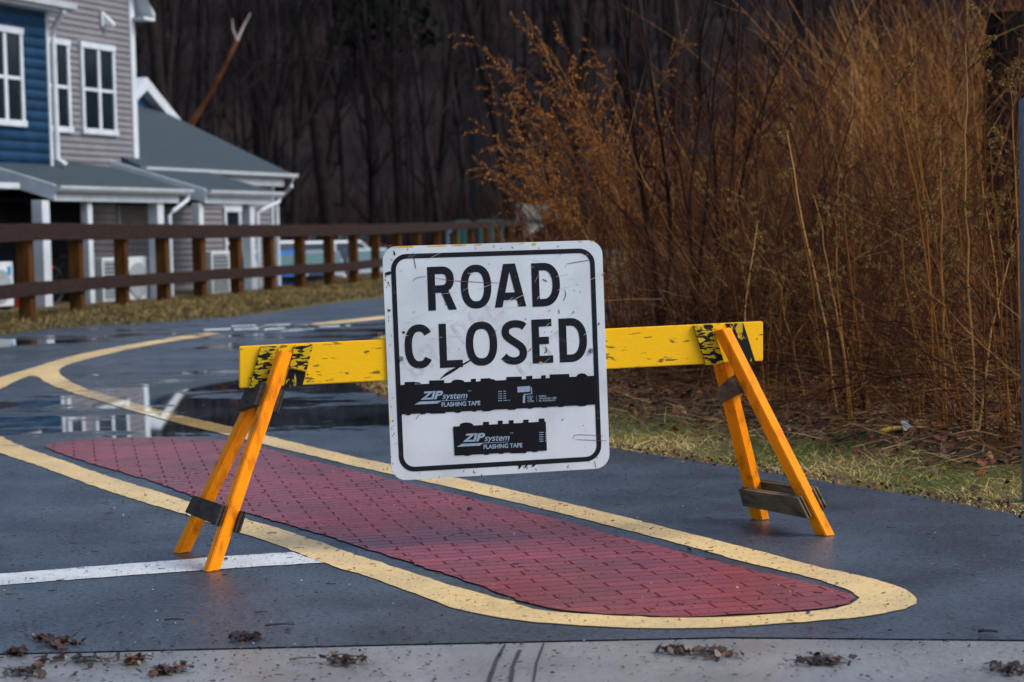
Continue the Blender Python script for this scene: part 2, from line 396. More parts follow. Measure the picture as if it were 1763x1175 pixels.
    L(bp.outputs[0], b.inputs['Normal']); b.inputs['Specular IOR Level'].default_value = .6; b.inputs['IOR'].default_value = 1.45
    b.inputs['Coat Weight'].default_value = 1.0; b.inputs['Coat IOR'].default_value = 1.33
    n5 = N('ShaderNodeTexNoise'); n5.inputs['Scale'].default_value = .55; n5.inputs['Detail'].default_value = 5; L(mp.outputs[0], n5.inputs[0])
    m5 = N('ShaderNodeMapRange'); m5.inputs[1].default_value = .36; m5.inputs[2].default_value = .64; m5.inputs[3].default_value = .15; m5.inputs[4].default_value = .42; L(n5.outputs[0], m5.inputs[0])
    cr = N('ShaderNodeMapRange'); fr_ = N('ShaderNodeMapRange'); fr_.inputs[1].default_value = 17; fr_.inputs[2].default_value = 26; fr_.inputs[3].default_value = 0; fr_.inputs[4].default_value = .30; L(sx.outputs[1], fr_.inputs[0]); ar_ = N('ShaderNodeMath'); ar_.operation = 'ADD'; L(m5.outputs[0], ar_.inputs[0]); L(fr_.outputs[0], ar_.inputs[1]); L(ar_.outputs[0], cr.inputs[3]); cr.inputs[4].default_value = r_wet; L(mr.outputs[0], cr.inputs[0]); gr_ = N('ShaderNodeMapRange'); gr_.inputs[1].default_value = .36; gr_.inputs[2].default_value = .64; gr_.inputs[3].default_value = .45; gr_.inputs[4].default_value = 1.0; L(v.outputs[0], gr_.inputs[0]); gm = N('ShaderNodeMath'); gm.operation = 'MAXIMUM'; L(gr_.outputs[0], gm.inputs[0]); L(mr.outputs[0], gm.inputs[1]); L(gm.outputs[0], b.inputs['Coat Weight']); L(cr.outputs[0], b.inputs['Coat Roughness']); L(bp.outputs[0], b.inputs['Coat Normal'])
    return mt, bp, mx
M['asphalt'], _, _ = wet_mat('wet_asphalt', (.007, .012, .019), (.052, .068, .088))
M['yellow_paint'], _, _ = wet_mat('yellow_line_paint', (.90, .62, .24), (.60, .42, .18), r_dry=.5, grain=.4, wear=.70)
M['white_paint'], _, _ = wet_mat('white_line_paint', (.74, .75, .74), (.48, .50, .50), r_dry=.5, grain=.4, wear=.68)
M['concrete'], _, _ = wet_mat('wet_concrete', (.26, .255, .24), (.13, .127, .122), r_dry=.42, grain=.2, base_t=.05)
mb, bpn, mxn = wet_mat('red_stamped_brick', (.36, .034, .042), (.21, .020, .027), r_dry=.45, grain=.5, base_t=.10)
nt = mb.node_tree; L = nt.links.new
tc = nt.nodes.new('ShaderNodeNewGeometry'); mp = nt.nodes.new('ShaderNodeMapping'); mp.inputs['Rotation'].default_value = (0, 0, R_(-13))
L(tc.outputs['Position'], mp.inputs[0])
bt = nt.nodes.new('ShaderNodeTexBrick'); bt.inputs['Scale'].default_value = 1; bt.inputs['Brick Width'].default_value = .262; bt.inputs['Row Height'].default_value = .094
bt.inputs['Mortar Size'].default_value = .0065; bt.inputs['Mortar Smooth'].default_value = .4
bt.inputs['Color1'].default_value = (1, 1, 1, 1); bt.inputs['Color2'].default_value = (.66, .68, .68, 1); bt.inputs['Mortar'].default_value = (.36, .13, .14, 1)
L(mp.outputs[0], bt.inputs[0])
mu = nt.nodes.new('ShaderNodeMix'); mu.data_type = 'RGBA'; mu.blend_type = 'MULTIPLY'
def mth(op, a, b_=None):
    q = nt.nodes.new('ShaderNodeMath'); q.operation = op; L(a, q.inputs[0])
    if b_ is not None:
        if isinstance(b_, float): q.inputs[1].default_value = b_
        else: L(b_, q.inputs[1])
    return q.outputs[0]
sxy = nt.nodes.new('ShaderNodeSeparateXYZ'); L(mp.outputs[0], sxy.inputs[0])
bed = mth('GREATER_THAN', mth('ABSOLUTE', mth('SUBTRACT', mth('FRACT', mth('DIVIDE', sxy.outputs[1], .094)), .5)), .41)
soft = nt.nodes.new('ShaderNodeMapRange'); soft.inputs[3].default_value = 1.0; soft.inputs[4].default_value = .85; L(bed, soft.inputs[0]); L(soft.outputs[0], mu.inputs[0])
L(mxn.outputs[2], mu.inputs[6]); L(bt.outputs['Color'], mu.inputs[7]); L(mu.outputs[2], nt.nodes['Principled BSDF'].inputs['Base Color'])
b2 = nt.nodes.new('ShaderNodeBump'); b2.inputs['Strength'].default_value = .7; b2.inputs['Distance'].default_value = .006; b2.invert = True
L(bt.outputs['Fac'], b2.inputs['Height']); L(bpn.outputs[0], b2.inputs['Normal']); L(b2.outputs[0], nt.nodes['Principled BSDF'].inputs['Normal']); L(b2.outputs[0], nt.nodes['Principled BSDF'].inputs['Coat Normal'])
mf = nt.nodes.new('ShaderNodeMapRange'); mf.inputs[3].default_value = 1; mf.inputs[4].default_value = .08; crs = mth('MULTIPLY', bt.outputs['Fac'], soft.outputs[0]); L(crs, mf.inputs[0]); L(mf.outputs[0], nt.nodes['Principled BSDF'].inputs['Coat Weight'])
mf2 = nt.nodes.new('ShaderNodeMapRange'); mf2.inputs[3].default_value = .6; mf2.inputs[4].default_value = .05; L(crs, mf2.inputs[0]); L(mf2.outputs[0], nt.nodes['Principled BSDF'].inputs['Specular IOR Level'])
M['brick'] = mb

tagset(sheet('road', ROAD, .004, M['asphalt']), kind='structure')
J = [(x, y - .018) for x, y in joint]
tagset(sheet('pavement', J + [(60, 6.6), (60, 3.2), (-60, 3.2), (-60, 6.7)], .002, M['concrete']), kind='structure')
tagset(sheet('street', [(-60, 3.18), (60, 3.18), (60, -12), (-60, -12)], .000, M['asphalt']), kind='structure')

up_l = [(-40, 670), (0, 651), (58.7, 634.4), (92, 623), (153, 607.6), (230, 593.6), (306, 580.8), (357, 574.5)]
in_r = [(380, 575.6), (378, 578), (306, 587), (230, 601), (178.7, 612.7), (132.7, 624), (107, 633), (100, 642), (110, 652), (132.7, 665), (163, 676.6), (204, 688), (255, 702.5), (306, 716), (357, 727.6), (403, 738), (459, 752), (531, 770), (607, 788), (671, 801.7), (778.7, 823.4), (855, 840), (932, 858), (1000, 874.5), (1052, 887), (1154, 913), (1231, 932.5), (1326.6, 957), (1408, 979), (1480, 994), (1531, 1008), (1564, 1021), (1578, 1032.5), (1579, 1040), (1564, 1050), (1531, 1058), (1480, 1066), (1403, 1073), (1326.6, 1078.5), (1250, 1083), (1167, 1086), (1100, 1085), (1000, 1080.7), (932, 1076), (881, 1071), (830, 1061), (779, 1050.6), (743, 1036), (702, 1021), (651, 1001), (582, 981), (543.6, 967), (480, 941), (413, 920), (319, 888), (250, 868), (158, 838.7), (102, 817), (51, 799), (0, 782), (-40, 768)]
in_l = [(-40, 736), (0, 752), (18, 762), (51, 776), (102, 792.7), (140, 807), (204, 828.5), (250, 842), (319, 864), (416, 894), (480, 912), (556, 938), (600, 954), (664, 974), (727.6, 994.4), (778.7, 1012), (830, 1026), (860, 1035), (883, 1038), (895, 1045), (927, 1054), (1000, 1061), (1103, 1065.4), (1167, 1068.5), (1250, 1066), (1314, 1062), (1378, 1058), (1429, 1053), (1459, 1046.6), (1474.6, 1038), (1480, 1031), (1462, 1020), (1434, 1009), (1393, 996), (1326.6, 981), (1269, 968), (1205, 948.5), (1129, 928), (1052, 909), (1000, 895), (932, 878), (855, 860), (791, 845), (712, 827), (650, 813.6), (607, 804), (531, 785), (454, 767), (403, 754), (331.8, 737), (280.8, 723.8), (229.7, 709.8), (178.7, 694.4), (127.6, 679), (84, 663.8), (58.7, 646), (30.6, 656), (0, 672.7), (-40, 691)]
tagset(sheet('yellow_line', ragged(chaikin(G2(up_l), 1) + chaikin(G2(in_r), 1) + chaikin(G2(in_l), 1)), .008, M['yellow_paint']), kind='structure')
far_line = [(532, 559), (600, 551.5), (663, 545), (760, 535), (800, 539), (663, 550), (600, 557), (546, 561.5)]
tagset(sheet('yellow_line_far', G2(far_line), .008, M['yellow_paint']), kind='structure')
brick_o = [(74, 771), (88, 766), (115, 761.6), (178.7, 757.7), (255, 755.7), (332, 756.5), (400, 761.5), (454, 774), (505, 788), (556, 801), (607, 812), (676.6, 828.5), (753, 846), (830, 865.5), (906, 885), (957, 897.5), (1026.6, 916.6), (1103, 936), (1180, 956), (1256, 976), (1326.6, 993), (1403, 1011), (1454, 1023.6), (1472, 1031), (1470, 1038), (1455, 1045.5), (1403, 1054), (1326.6, 1059), (1250, 1064.5), (1167, 1067), (1103, 1063), (1026, 1060), (985, 1057.5), (932, 1049), (881, 1033), (804, 1004), (727.6, 979), (651, 954), (600, 938), (505, 909), (429, 887), (377.6, 872), (319, 852), (250, 827), (178.7, 807), (127.6, 791.4), (97, 780)]
tagset(sheet('brick_path', ragged(chaikin(G2(brick_o), 1, True), .05, .006), .010, M['brick']), kind='structure')
tagset(sheet('stop_line', ragged(G2([(-150, 1000), (0, 990.5), (290, 968), (385, 960.5), (504, 953.2), (556, 971.3), (490, 975.5), (385, 982), (290, 988.4), (0, 1010.4), (-150, 1021)])), .007, M['white_paint']), kind='structure')
# painted word on the path, read from the far side: letter strokes foreshortened to bars
bmw = []
def bar(pts): bmw.append(G2(pts))
for q in ([(398, 562), (440, 560.5), (442, 563), (400, 564.5)], [(402, 567.5), (447, 566), (445, 568.6), (404, 570)], [(350, 568.5), (398, 566.5), (397, 569), (352, 571)],
          [(452, 561), (500, 559), (500, 561.6), (455, 563.4)], [(458, 567), (492, 565.5), (489, 568), (452, 570.5)], [(506, 561), (530, 560), (532, 562.5), (508, 564)],
          [(483, 571), (540, 567.5), (542, 569.6), (487, 573.5)], [(548, 562.5), (586, 561), (584, 564), (552, 565.2)], [(594, 561), (605, 560.6), (603, 563), (596, 563.2)], [(500, 568.6), (520, 567.6), (518, 570), (503, 571.2)]):
    bar(q)
for q in bmw: tagset(sheet('white_lettering', q, .009, M['white_paint']), kind='structure')
# sealed seams in the concrete
M['seal'] = mat('seam_sealant', (.022, .022, .024), (.035, .034, .034), 30, .45)
for q in ([(868, 1112), (872, 1112), (858, 1140), (846, 1176), (838, 1176), (852, 1138)], [(892, 1122), (899, 1122), (886, 1150), (884, 1176), (876, 1176), (880, 1150)], [(935, 1110), (938, 1110), (926, 1145), (921, 1176), (917, 1176), (922, 1144)]):
    tagset(sheet('pavement_seam', G2(q), .006, M['seal']), kind='structure')

# ------------------------------------------------------------------ the barricade
M['orange'] = mat('orange_paint', (1.0, .285, .001), (.30, .075, .004), 14, .6, spec=.18, bump=.25, bscale=60, lo=.50, hi=.76, detail=9, stretch=(1, 1, .5))
M['ply'] = mat('weathered_plywood', (.20, .145, .09), (.075, .045, .026), 6, .8, spec=.2, stretch=(1, 1, 5), bump=.4)
M['ply_dark'] = mat('stained_plywood', (.065, .047, .036), (.030, .020, .015), 9, .8, spec=.2, stretch=(1, 1, 5), bump=.3)
def worn(name, paint, under, scale, stretch, amt, rot=(0, 0, 0)):
    return mat(name, paint, under, scale, .5, .8, spec=.2, stretch=stretch, detail=9, lo=amt, hi=amt + .05, bump=.12, rot=rot)
M['yellow_beam'] = worn('yellow_paint_beam', (.92, .50, .004), (.20, .15, .02), 12, (1, 3, 4), .62)
M['yellow_worn'] = worn('yellow_paint_worn', (.60, .40, .010), (.012, .010, .008), 24, (1, 2, 3.2), .48)
M['yellow_black'] = worn('black_paint_worn', (.006, .007, .010), (.50, .36, .015), 17, (2.6, 2, 1), .56)
M['sign_white'] = mat('sign_white', (.59, .64, .68), (.46, .50, .54), 3.5, .38, detail=9, lo=.45, hi=.72)
M['sign_black'] = mat('sign_black', (.005, .006, .011), (.030, .032, .040), 14, .55, spec=.2, stretch=(1, 1, 3), detail=8, lo=.60, hi=.75)
M['tape'] = mat('black_tape', (.003, .003, .006), (.006, .006, .010), 5, .65, spec=.15)
M['tape_ink'] = mat('pale_ink', (.27, .36, .46), (.20, .27, .36), 90, .6)
M['ghost'] = mat('faded_ghost', (.40, .43, .46), (.58, .62, .65), 18, .45, detail=6)
M['rust'] = mat('rust', (.20, .07, .02), (.07, .035, .02), 30, .8)
M['bolt'] = mat('bolt_steel', (.20, .22, .24), None, rough=.4, metal=.8)
M['yellow_chip'] = mat('yellow_chip', (.75, .42, .01), (.5, .3, .02), 30, .5)
bYL, bYR = 8.58, 9.07
bL = at(412, 633, bYL); bR = at(1313.5, 588, bYR)
U = (bR - bL).normalized()
Vn = Vector((-U.y, U.x, 0)).normalized()       # away from the camera
W = U.cross(Vn).normalized()
if W.z < 0: W = -W
bar_c = (bL + bR) / 2
base = Vector((bar_c.x, bar_c.y, gz(bar_c.y)))
BAR = empty('road_barricade', base, 'orange-legged yellow sawhorse barricade carrying a scuffed white ROAD CLOSED sign', 'barricade')
# beam
bm = bmesh.new()
hB = .187; thB = .038
tl, bl = at(412, 597, bYL), at(412, 669, bYL); tr, br = at(1314, 553.8, bYR), at(1314, 621.7, bYR)
vs = add_hexa(bm, [bl, br, br + Vn * thB, bl + Vn * thB, tl, tr, tr + Vn * thB, tl + Vn * thB])
bmesh.ops.bevel(bm, geom=bm.edges[:], offset=.004, segments=2, affect='EDGES')
beam = from_bm('beam', bm, M['yellow_beam'], BAR)
def on_plane(x, y, p0, n):
    d = ray(x, y); t = (Vector(p0) - CAM).dot(n) / d.dot(n); return CAM + d * t
def front(x, y, off): return on_plane(x, y, bl - Vn * off, Vn)
def cleat(name, quad, th, mt):
    bm = bmesh.new(); add_prism(bm, [front(x, y, th) for x, y in quad], Vn * (th + .001))
    bmesh.ops.bevel(bm, geom=bm.edges[:], offset=.002, segments=1, affect='EDGES')
    return from_bm(name, bm, mt, BAR)
cleat('cleat', [(449, 597.5), (482, 596), (462.5, 668), (429, 669.5)], .020, M['yellow_worn'])
cleat('cleat', [(507, 595), (539, 593.5), (528, 640), (498, 633)], .020, M['yellow_worn'])
cleat('cleat', [(497.6, 635), (527, 641.5), (521, 664), (489, 667.5)], .006, M['yellow_black'])
cleat('cleat', [(1194.3, 560.5), (1227, 559), (1248, 627), (1216, 629)], .022, M['yellow_worn'])
cleat('cleat', [(1248.8, 557.6), (1280, 556.4), (1300.6, 622), (1281.5, 623.5)], .006, M['yellow_black'])
bm = bmesh.new()
for x, y, o in ((457, 628, .02), (452, 633, .02), (517, 604, .02), (512, 632, .02), (530, 645, 0), (1217, 580, .022), (1226, 593, .022), (1303, 584, 0), (478, 603, .02), (1207, 565, .022)):
    c = front(x, y, o); add_tube(bm, [c + Vn * .01, c - Vn * .0015], .004, 8)
from_bm('nail', bm, M['rust'], BAR)

# legs: axis from foot to top, seen widths of the two faces that meet at the near ridge
def leg_frame(F, T):
    t = (T - F).normalized(); v = ((F + T) / 2 - CAM).normalized()
    e1 = t.cross(-v); e1 = -e1 if e1.x < 0 else e1
    e1.normalize(); e2 = t.cross(e1); e2 = -e2 if e2.dot(v) > 0 else e2   # towards camera
    return t, e1, e2.normalized()
def leg(F, T, a, b, wl, wr):
    t, e1, e2 = leg_frame(F, T)
    dl = (-e1 * (wl / a) - e2 * math.sqrt(1 - (wl / a) ** 2)); dr = (e1 * (wr / b) - e2 * math.sqrt(1 - (wr / b) ** 2))
    c0 = (dl * a + dr * b) / 2
    def ring(P, cut=None):
        r = [P - c0, P - c0 + dl * a, P - c0 + dl * a + dr * b, P - c0 + dr * b]
        return r
    bm = bmesh.new()
    lo_ = []
    for q in ring(F):                     # foot cut level with the ground
        k = (gz(q.y) + .005 - q.z) / t.z; lo_.append(q + t * k)
    hi_ = []
    for q in ring(T):
        k = (T.z - q.z) / t.z * .5; hi_.append(q + t * k)
    add_hexa(bm, lo_ + hi_)
    bmesh.ops.bevel(bm, geom=bm.edges[:], offset=.004, segments=2, affect='EDGES')
    o = from_bm('leg', bm, M['orange'], BAR)
    return F, T
def gplus(x, y, dz=0): return gnd(x, y) + Vector((0, 0, dz))
nlF = gplus(363, 985); nlT = at(490, 606, bYL + .49 * .087 - .055)
flF = gplus(311.5, 953); flT = at(470, 625, bYL + .49 * .064 + .075)
nrF = gplus(1422, 923.5); nrT = at(1243, 567, bYL + .49 * .921 - .062)
frF = gplus(1309.5, 896); frT = at(1237, 600, bYL + .49 * .915 + .085)
leg(nlF, nlT, .042, .064, .023, .050)
leg(flF, flT, .042, .064, .024, .051)
leg(nrF, nrT, .066, .050, .044, .040)
leg(frF, frT, .068, .050, .053, .040)
def plates(Fn, Tn, Ff, Tf, s0, s1, hw, mt, th=.026, en=.035, ef=.035, inner=True):
    """a pair of plywood plates clamped across both legs between heights s0 and s1 (fractions of the leg)"""
    for sgn in ((-1, 1) if inner else (-1,)):
        bm = bmesh.new()
        P = lambda A, B, s: A + (B - A) * s
        n0, n1, f0, f1 = P(Fn, Tn, s0), P(Fn, Tn, s1), P(Ff, Tf, s0), P(Ff, Tf, s1)
        ax = (n0 - f0).normalized()
        up = ((n1 - n0) + (f1 - f0)).normalized()
        nn = ax.cross(up).normalized()
        if nn.dot(U) < 0: nn = -nn
        o = nn * (sgn * hw)
        q = [f0 - ax * ef + o, n0 + ax * en + o, n1 + ax * en + o, f1 - ax * ef + o]
        # three plies
        for i, dd in enumerate((0, 1, 2)):
            off = nn * sgn * (dd * th / 3 + .0); ins = .0015 if i == 1 else 0
            c = sum(q, Vector()) / 4
            qq = [c + (p - c) * (1 - ins / .05) + off for p in q]
            add_prism(bm, qq, nn * sgn * (th / 3 - .0008))
        from_bm('brace_plate', bm, mt, BAR)
plates(nlF, nlT, flF, flT, .195, .285, .034, M['ply_dark'])
plates(nlF, nlT, flF, flT, .735, .84, .034, M['ply_dark'], en=.01, ef=.01)
plates(nrF, nrT, frF, frT, .115, .215, .034, M['ply'])
plates(nrF, nrT, frF, frT, .715, .80, .034, M['ply'], en=-.03, ef=.01)

# sign, in its own plane just ahead of the beam
SOFF = .012
def sp(x, y, off=0.0): return on_plane(x, y, bl - Vn * (SOFF + off), Vn)
TL, TR, BR_, BL_ = (657.9, 425), (1036.4, 413.5), (1050.2, 806), (674.8, 828.3)
def bil(u, v):
    a = [TL[i] + (TR[i] - TL[i]) * u for i in (0, 1)]; b = [BL_[i] + (BR_[i] - BL_[i]) * u for i in (0, 1)]
    return (a[0] + (b[0] - a[0]) * v, a[1] + (b[1] - a[1]) * v)
def rrect(i0, r, n=7, i1=None):
    """rounded rectangle inset i0 px, corner radius r px, in the sign's (u,v)"""
    Wd, Hd = 377.0, 398.0; out = []
    for cx, cy, a0 in ((i0 + r, i0 + r, 180), (Wd - i0 - r, i0 + r, 270), (Wd - i0 - r, Hd - i0 - r, 0), (i0 + r, Hd - i0 - r, 90)):
        for k in range(n + 1):
            a = R_(a0 + 90 * k / n); out.append(((cx + r * math.cos(a)) / Wd, (cy + r * math.sin(a)) / Hd))
    return out
bm = bmesh.new()
add_prism(bm, [sp(*bil(u, v)) for u, v in rrect(0, 25)], Vn * .010)
SIGN = from_bm('sign_panel', bm, M['sign_white'], BAR)
bm = bmesh.new()
oo = [bm.verts.new(sp(*bil(u, v), off=.0012)) for u, v in rrect(13.6, 27)]
ii = [bm.verts.new(sp(*bil(u, v), off=.0012)) for u, v in rrect(21.8, 19)]
n = len(oo)
for k in range(n): bm.faces.new((oo[k], oo[(k + 1) % n], ii[(k + 1) % n], ii[k]))
from_bm('border', bm, M['sign_black'], SIGN)

def arc(cx, cy, rx, ry, a0, a1, n=26, p=2.35):
    out = []
    for k in range(n + 1):
        a = R_(a0 + (a1 - a0) * k / n); c, s = math.cos(a), math.sin(a)
        out.append((cx + rx * math.copysign(abs(c) ** (2 / p), c), cy + ry * math.copysign(abs(s) ** (2 / p), s)))
    return out
# letters in a box 1 wide, 1 high (v down); strokes are centre lines, half = half stroke (px)
def glyph(ch, wd, ht, sw):
    h = sw / 2; x0, x1, y0, y1 = h, wd - h, h, ht - h
    if ch == 'O': return [(arc(wd / 2, ht / 2, wd / 2 - h, ht / 2 - h, 0, 360, 44), True)]
    if ch == 'C':
        return [(arc(wd / 2 + .5, ht / 2, wd / 2 - h, ht / 2 - h, -38, -322, 40), False)]
    if ch == 'D':
        m_ = wd * .42
        return [([(x0, 0), (x0, ht)], False), ([(x0, y0), (m_, y0)] + arc(m_, ht / 2, x1 - m_, y1 - ht / 2, -90, 90, 22, 2.2) + [(m_, y1), (x0, y1)], False)]
    if ch == 'R':
        yb = ht * .60 - h
        m_ = wd * .52; ry = (yb - y0) / 2
        return [([(x0, 0), (x0, ht)], False), ([(x0, y0), (m_, y0)] + arc(m_, y0 + ry, x1 - m_, ry, -90, 90, 16, 2.3) + [(m_, yb), (x0, yb)], False), ([(wd * .54, yb - h), (wd - h * .75 + 1.5, ht)], False)]
    if ch == 'A':
        return [([(h * .95, ht), (wd / 2 - h * .55, 0)], False), ([(wd - h * .95, ht), (wd / 2 + h * .55, 0)], False), ([(wd * .24, ht * .75), (wd * .76, ht * .75)], False)]
    if ch == 'L': return [([(x0, 0), (x0, ht)], False), ([(x0, y1), (wd, y1)], False)]
    if ch == 'E': return [([(x0, 0), (x0, ht)], False), ([(x0, y0), (wd * .97, y0)], False), ([(x0, ht * .485), (wd * .82, ht * .485)], False), ([(x0, y1), (wd, y1)], False)]
    if ch == 'B':
        m_ = wd * .5; yb = ht / 2
        return [([(x0, 0), (x0, ht)], False), ([(x0, y0), (m_, y0)] + arc(m_, (y0 + yb) / 2, x1 - m_, (yb - y0) / 2, -90, 90, 10) + [(m_, yb), (x0, yb)], False), ([(x0, yb), (m_, yb)] + arc(m_, (y1 + yb) / 2, x1 - m_, (y1 - yb) / 2, -90, 90, 10) + [(m_, y1), (x0, y1)], False)]
    if ch == 'I': return [([(wd / 2, 0), (wd / 2, ht)], False)]
    if ch == 'G': return [(arc(wd / 2, ht / 2, wd / 2 - h, ht / 2 - h, -38, -345, 30) + [(wd * .55, ht * .56)], False)]
    if ch == 'U': return [([(x0, 0)] + arc(wd / 2, ht * .62, x1 - wd / 2, y1 - ht * .62, 180, 0, 16) + [(x1, 0)], False)]
    if ch == 'T': return [([(0, y0), (wd, y0)], False), ([(wd / 2, 0), (wd / 2, ht)], False)]
    if ch == 'S':
        raw = [(.93, .16), (.80, .105), (.62, .083), (.40, .085), (.20, .14), (.135, .25), (.17, .345), (.34, .43), (.58, .52), (.79, .61), (.865, .72), (.82, .84), (.62, .915), (.40, .917), (.20, .885), (.06, .80)]
        return [([(a * wd, b * ht) for a, b in chaikin(raw, 2)], False)]
    return []
def stroke_faces(bm, pts, closed, half, fn, off):
    n = len(pts); P = [Vector((p[0], p[1])) for p in pts]; L_, Rr = [], []
    for i in range(n):
        a = P[(i - 1) % n] if (closed or i > 0) else P[i]; b = P[(i + 1) % n] if (closed or i < n - 1) else P[i]
        t = (b - a); t = t.normalized() if t.length > 1e-6 else Vector((1, 0)); nn = Vector((-t.y, t.x))
        k = 1.0
        if (closed or 0 < i < n - 1):
            t1 = (P[i] - a); t2 = (b - P[i])
            if t1.length > 1e-6 and t2.length > 1e-6: k = 1 / max(.6, math.sqrt((1 + t1.normalized().dot(t2.normalized())) / 2))
        L_.append(bm.verts.new(fn(*(P[i] + nn * half * k), off))); Rr.append(bm.verts.new(fn(*(P[i] - nn * half * k), off)))
    for i in range(n if closed else n - 1):
        j = (i + 1) % n; bm.faces.new((L_[i], L_[j], Rr[j], Rr[i]))
def put_letter(bm, ch, X0, Ytop, wd, ht, sw, slope=-.047, shear=.036, base_off=.0012):
    def fn(x, y, off): return sp(X0 + x + shear * y, Ytop + y + slope * x, off)
    for i, (pts, cl) in enumerate(glyph(ch, wd, ht, sw)):
        if cl and pts[0] == pts[-1] or (cl and (Vector(pts[0]) - Vector(pts[-1])).length < .01): pts = pts[:-1]
        q = [pts[0]]
        for p in pts[1:]:
            if abs(p[0] - q[-1][0]) + abs(p[1] - q[-1][1]) > .05: q.append(p)
        if len(q) == 2 and abs(q[0][0] - q[1][0]) > .5 and abs(q[0][1] - q[1][1]) > 5:   # slanted stroke, cut level
            (ax_, ay_), (bx_, by_) = q; hw_ = sw / 2 * math.hypot(ax_ - bx_, ay_ - by_) / abs(ay_ - by_)
            bm.faces.new([bm.verts.new(fn(x_, y_, base_off + i * .00025)) for x_, y_ in ((ax_ - hw_, ay_), (ax_ + hw_, ay_), (bx_ + hw_, by_), (bx_ - hw_, by_))]); continue
        stroke_faces(bm, q, cl, sw / 2, fn, base_off + i * .00025)
for ch, X0, Yt, wd, ht, sw in (('R', 735.1, 460.2, 45.5, 75.3, 13), ('O', 792, 457.3, 52.5, 75.5, 12.6), ('A', 849.7, 455.6, 53.5, 74.6, 13), ('D', 914.3, 453.8, 48.5, 75, 13),
                               ('C', 695, 560, 50, 76, 12.6), ('L', 755, 558.2, 39.5, 75.8, 12.6), ('O', 800.7, 555.2, 54, 76, 12.8), ('S', 863.0, 552.6, 42.5, 76.5, 12.8), ('E', 914.7, 550.8, 35.5, 75.5, 12.6), ('D', 961.3, 549.0, 48, 75.5, 13)):
    bm = bmesh.new(); put_letter(bm, ch, X0, Yt, wd, ht, sw)
    from_bm('letter', bm, M['sign_black'], SIGN)
# bleached ghost of an older wording, running up to the right
bm = bmesh.new()
def ghost(txt, x0, y0, ang, ht, wd, gap, sw):
    ca, sa = math.cos(R_(ang)), math.sin(R_(ang)); xx = 0
    for ch in txt:
        def fn(x, y, off, xx=xx): return sp(x0 + (xx + x) * ca + (y - ht) * sa, y0 - (xx + x) * sa + (y - ht) * ca, off)
        for i, (pts, cl) in enumerate(glyph(ch, wd, ht, sw)):
            q = [pts[0]]
            for p in pts[1:]:
                if abs(p[0] - q[-1][0]) + abs(p[1] - q[-1][1]) > .05: q.append(p)
            if cl: q = q[:-1]
            stroke_faces(bm, q, cl, sw / 2, fn, .0004 + i * .00015)
        xx += wd + gap
ghost('BRIDGE', 716, 655, 37, 40, 24, 10, 6.5)
from_bm('ghost_lettering', bm, M['ghost'], SIGN)
bm = bmesh.new(); ghost('OUT', 905, 655, 37, 36, 26, 12, 6.5); from_bm('ghost_lettering', bm, M['ghost'], SIGN)

# tape strips with remnants of the letters they cover
def tape(quad, bumps):
    bm = bmesh.new()
    f = bm.faces.new([bm.verts.new(sp(x, y, .0024)) for x, y in quad])
    for i, b in enumerate(bumps):
        bm.faces.new([bm.verts.new(sp(x, y, .0016 + .0001 * (i % 5))) for x, y in b])
    return from_bm('tape_strip', bm, M['tape'], SIGN)
def zb(z, x0=670, y0=640, s=4.765): return [(x0 + a / s, y0 + b / s) for a, b in z]
def rnd_b(x0, x1, yt, yb):
    n = 8; return [(x0, yb)] + [(x0 + (x1 - x0) * (.5 - .5 * math.cos(math.pi * k / n)), yb + (yt - yb) * math.sin(math.pi * k / n) ** .6) for k in range(1, n)] + [(x1, yb)]
bumps = []
for x0, x1, yt in ((128, 210, 87), (330, 452, 74), (672, 712, 62), (752, 830, 58), (962, 1088, 45), (1125, 1175, 38), (1248, 1285, 33), (1318, 1478, 24)):
    bumps.append(zb([(x0, yt), (x1, yt - 4), (x1, 140), (x0, 140)]))
for x0, x1, yt in ((140, 262, 87), (510, 622, 66), (780, 880, 60), (1525, 1640, 14)):
    bumps.append(zb(rnd_b(x0, x1, yt, 100)))
for x0, x1, yb in ((140, 175, 360), (255, 298, 352), (335, 462, 346), (683, 720, 330), (765, 830, 327), (975, 1038, 315), (1137, 1178, 306), (1253, 1297, 298), (1388, 1430, 292)):
    bumps.append(zb([(x0, 250), (x1, 250), (x1, yb - 3), (x0, yb)]))
for x0, x1, yb in ((515, 610, 340), (780, 870, 322), (1535, 1622, 285)):
    bumps.append(zb(rnd_b(x0, x1, yb, 268)))
t1 = tape([(685.7, 663.5), (1024.9, 647.3), (1026.6, 696.7), (689.3, 713.9)], bumps)
bumps = [zb(rnd_b(575, 695, 418, 460))]
for x0, x1, yt in ((770, 820, 414), (892, 932, 404), (982, 1022, 401), (1100, 1145, 396), (1227, 1275, 387)): bumps.append(zb([(x0, yt), (x1, yt - 2), (x1 - 4, 480), (x0 + 4, 480)]))
for x0, x1, yb in ((780, 818, 684), (900, 940, 676), (992, 1125, 671), (1175, 1218, 661)): bumps.append(zb([(x0, 600), (x1, 600), (x1, yb - 2), (x0, yb)]))
bumps.append(zb(rnd_b(600, 680, 692, 660)))
t2 = tape([(780.2, 734.9), (939.7, 726), (941.8, 776), (782.9, 784.8)], bumps)

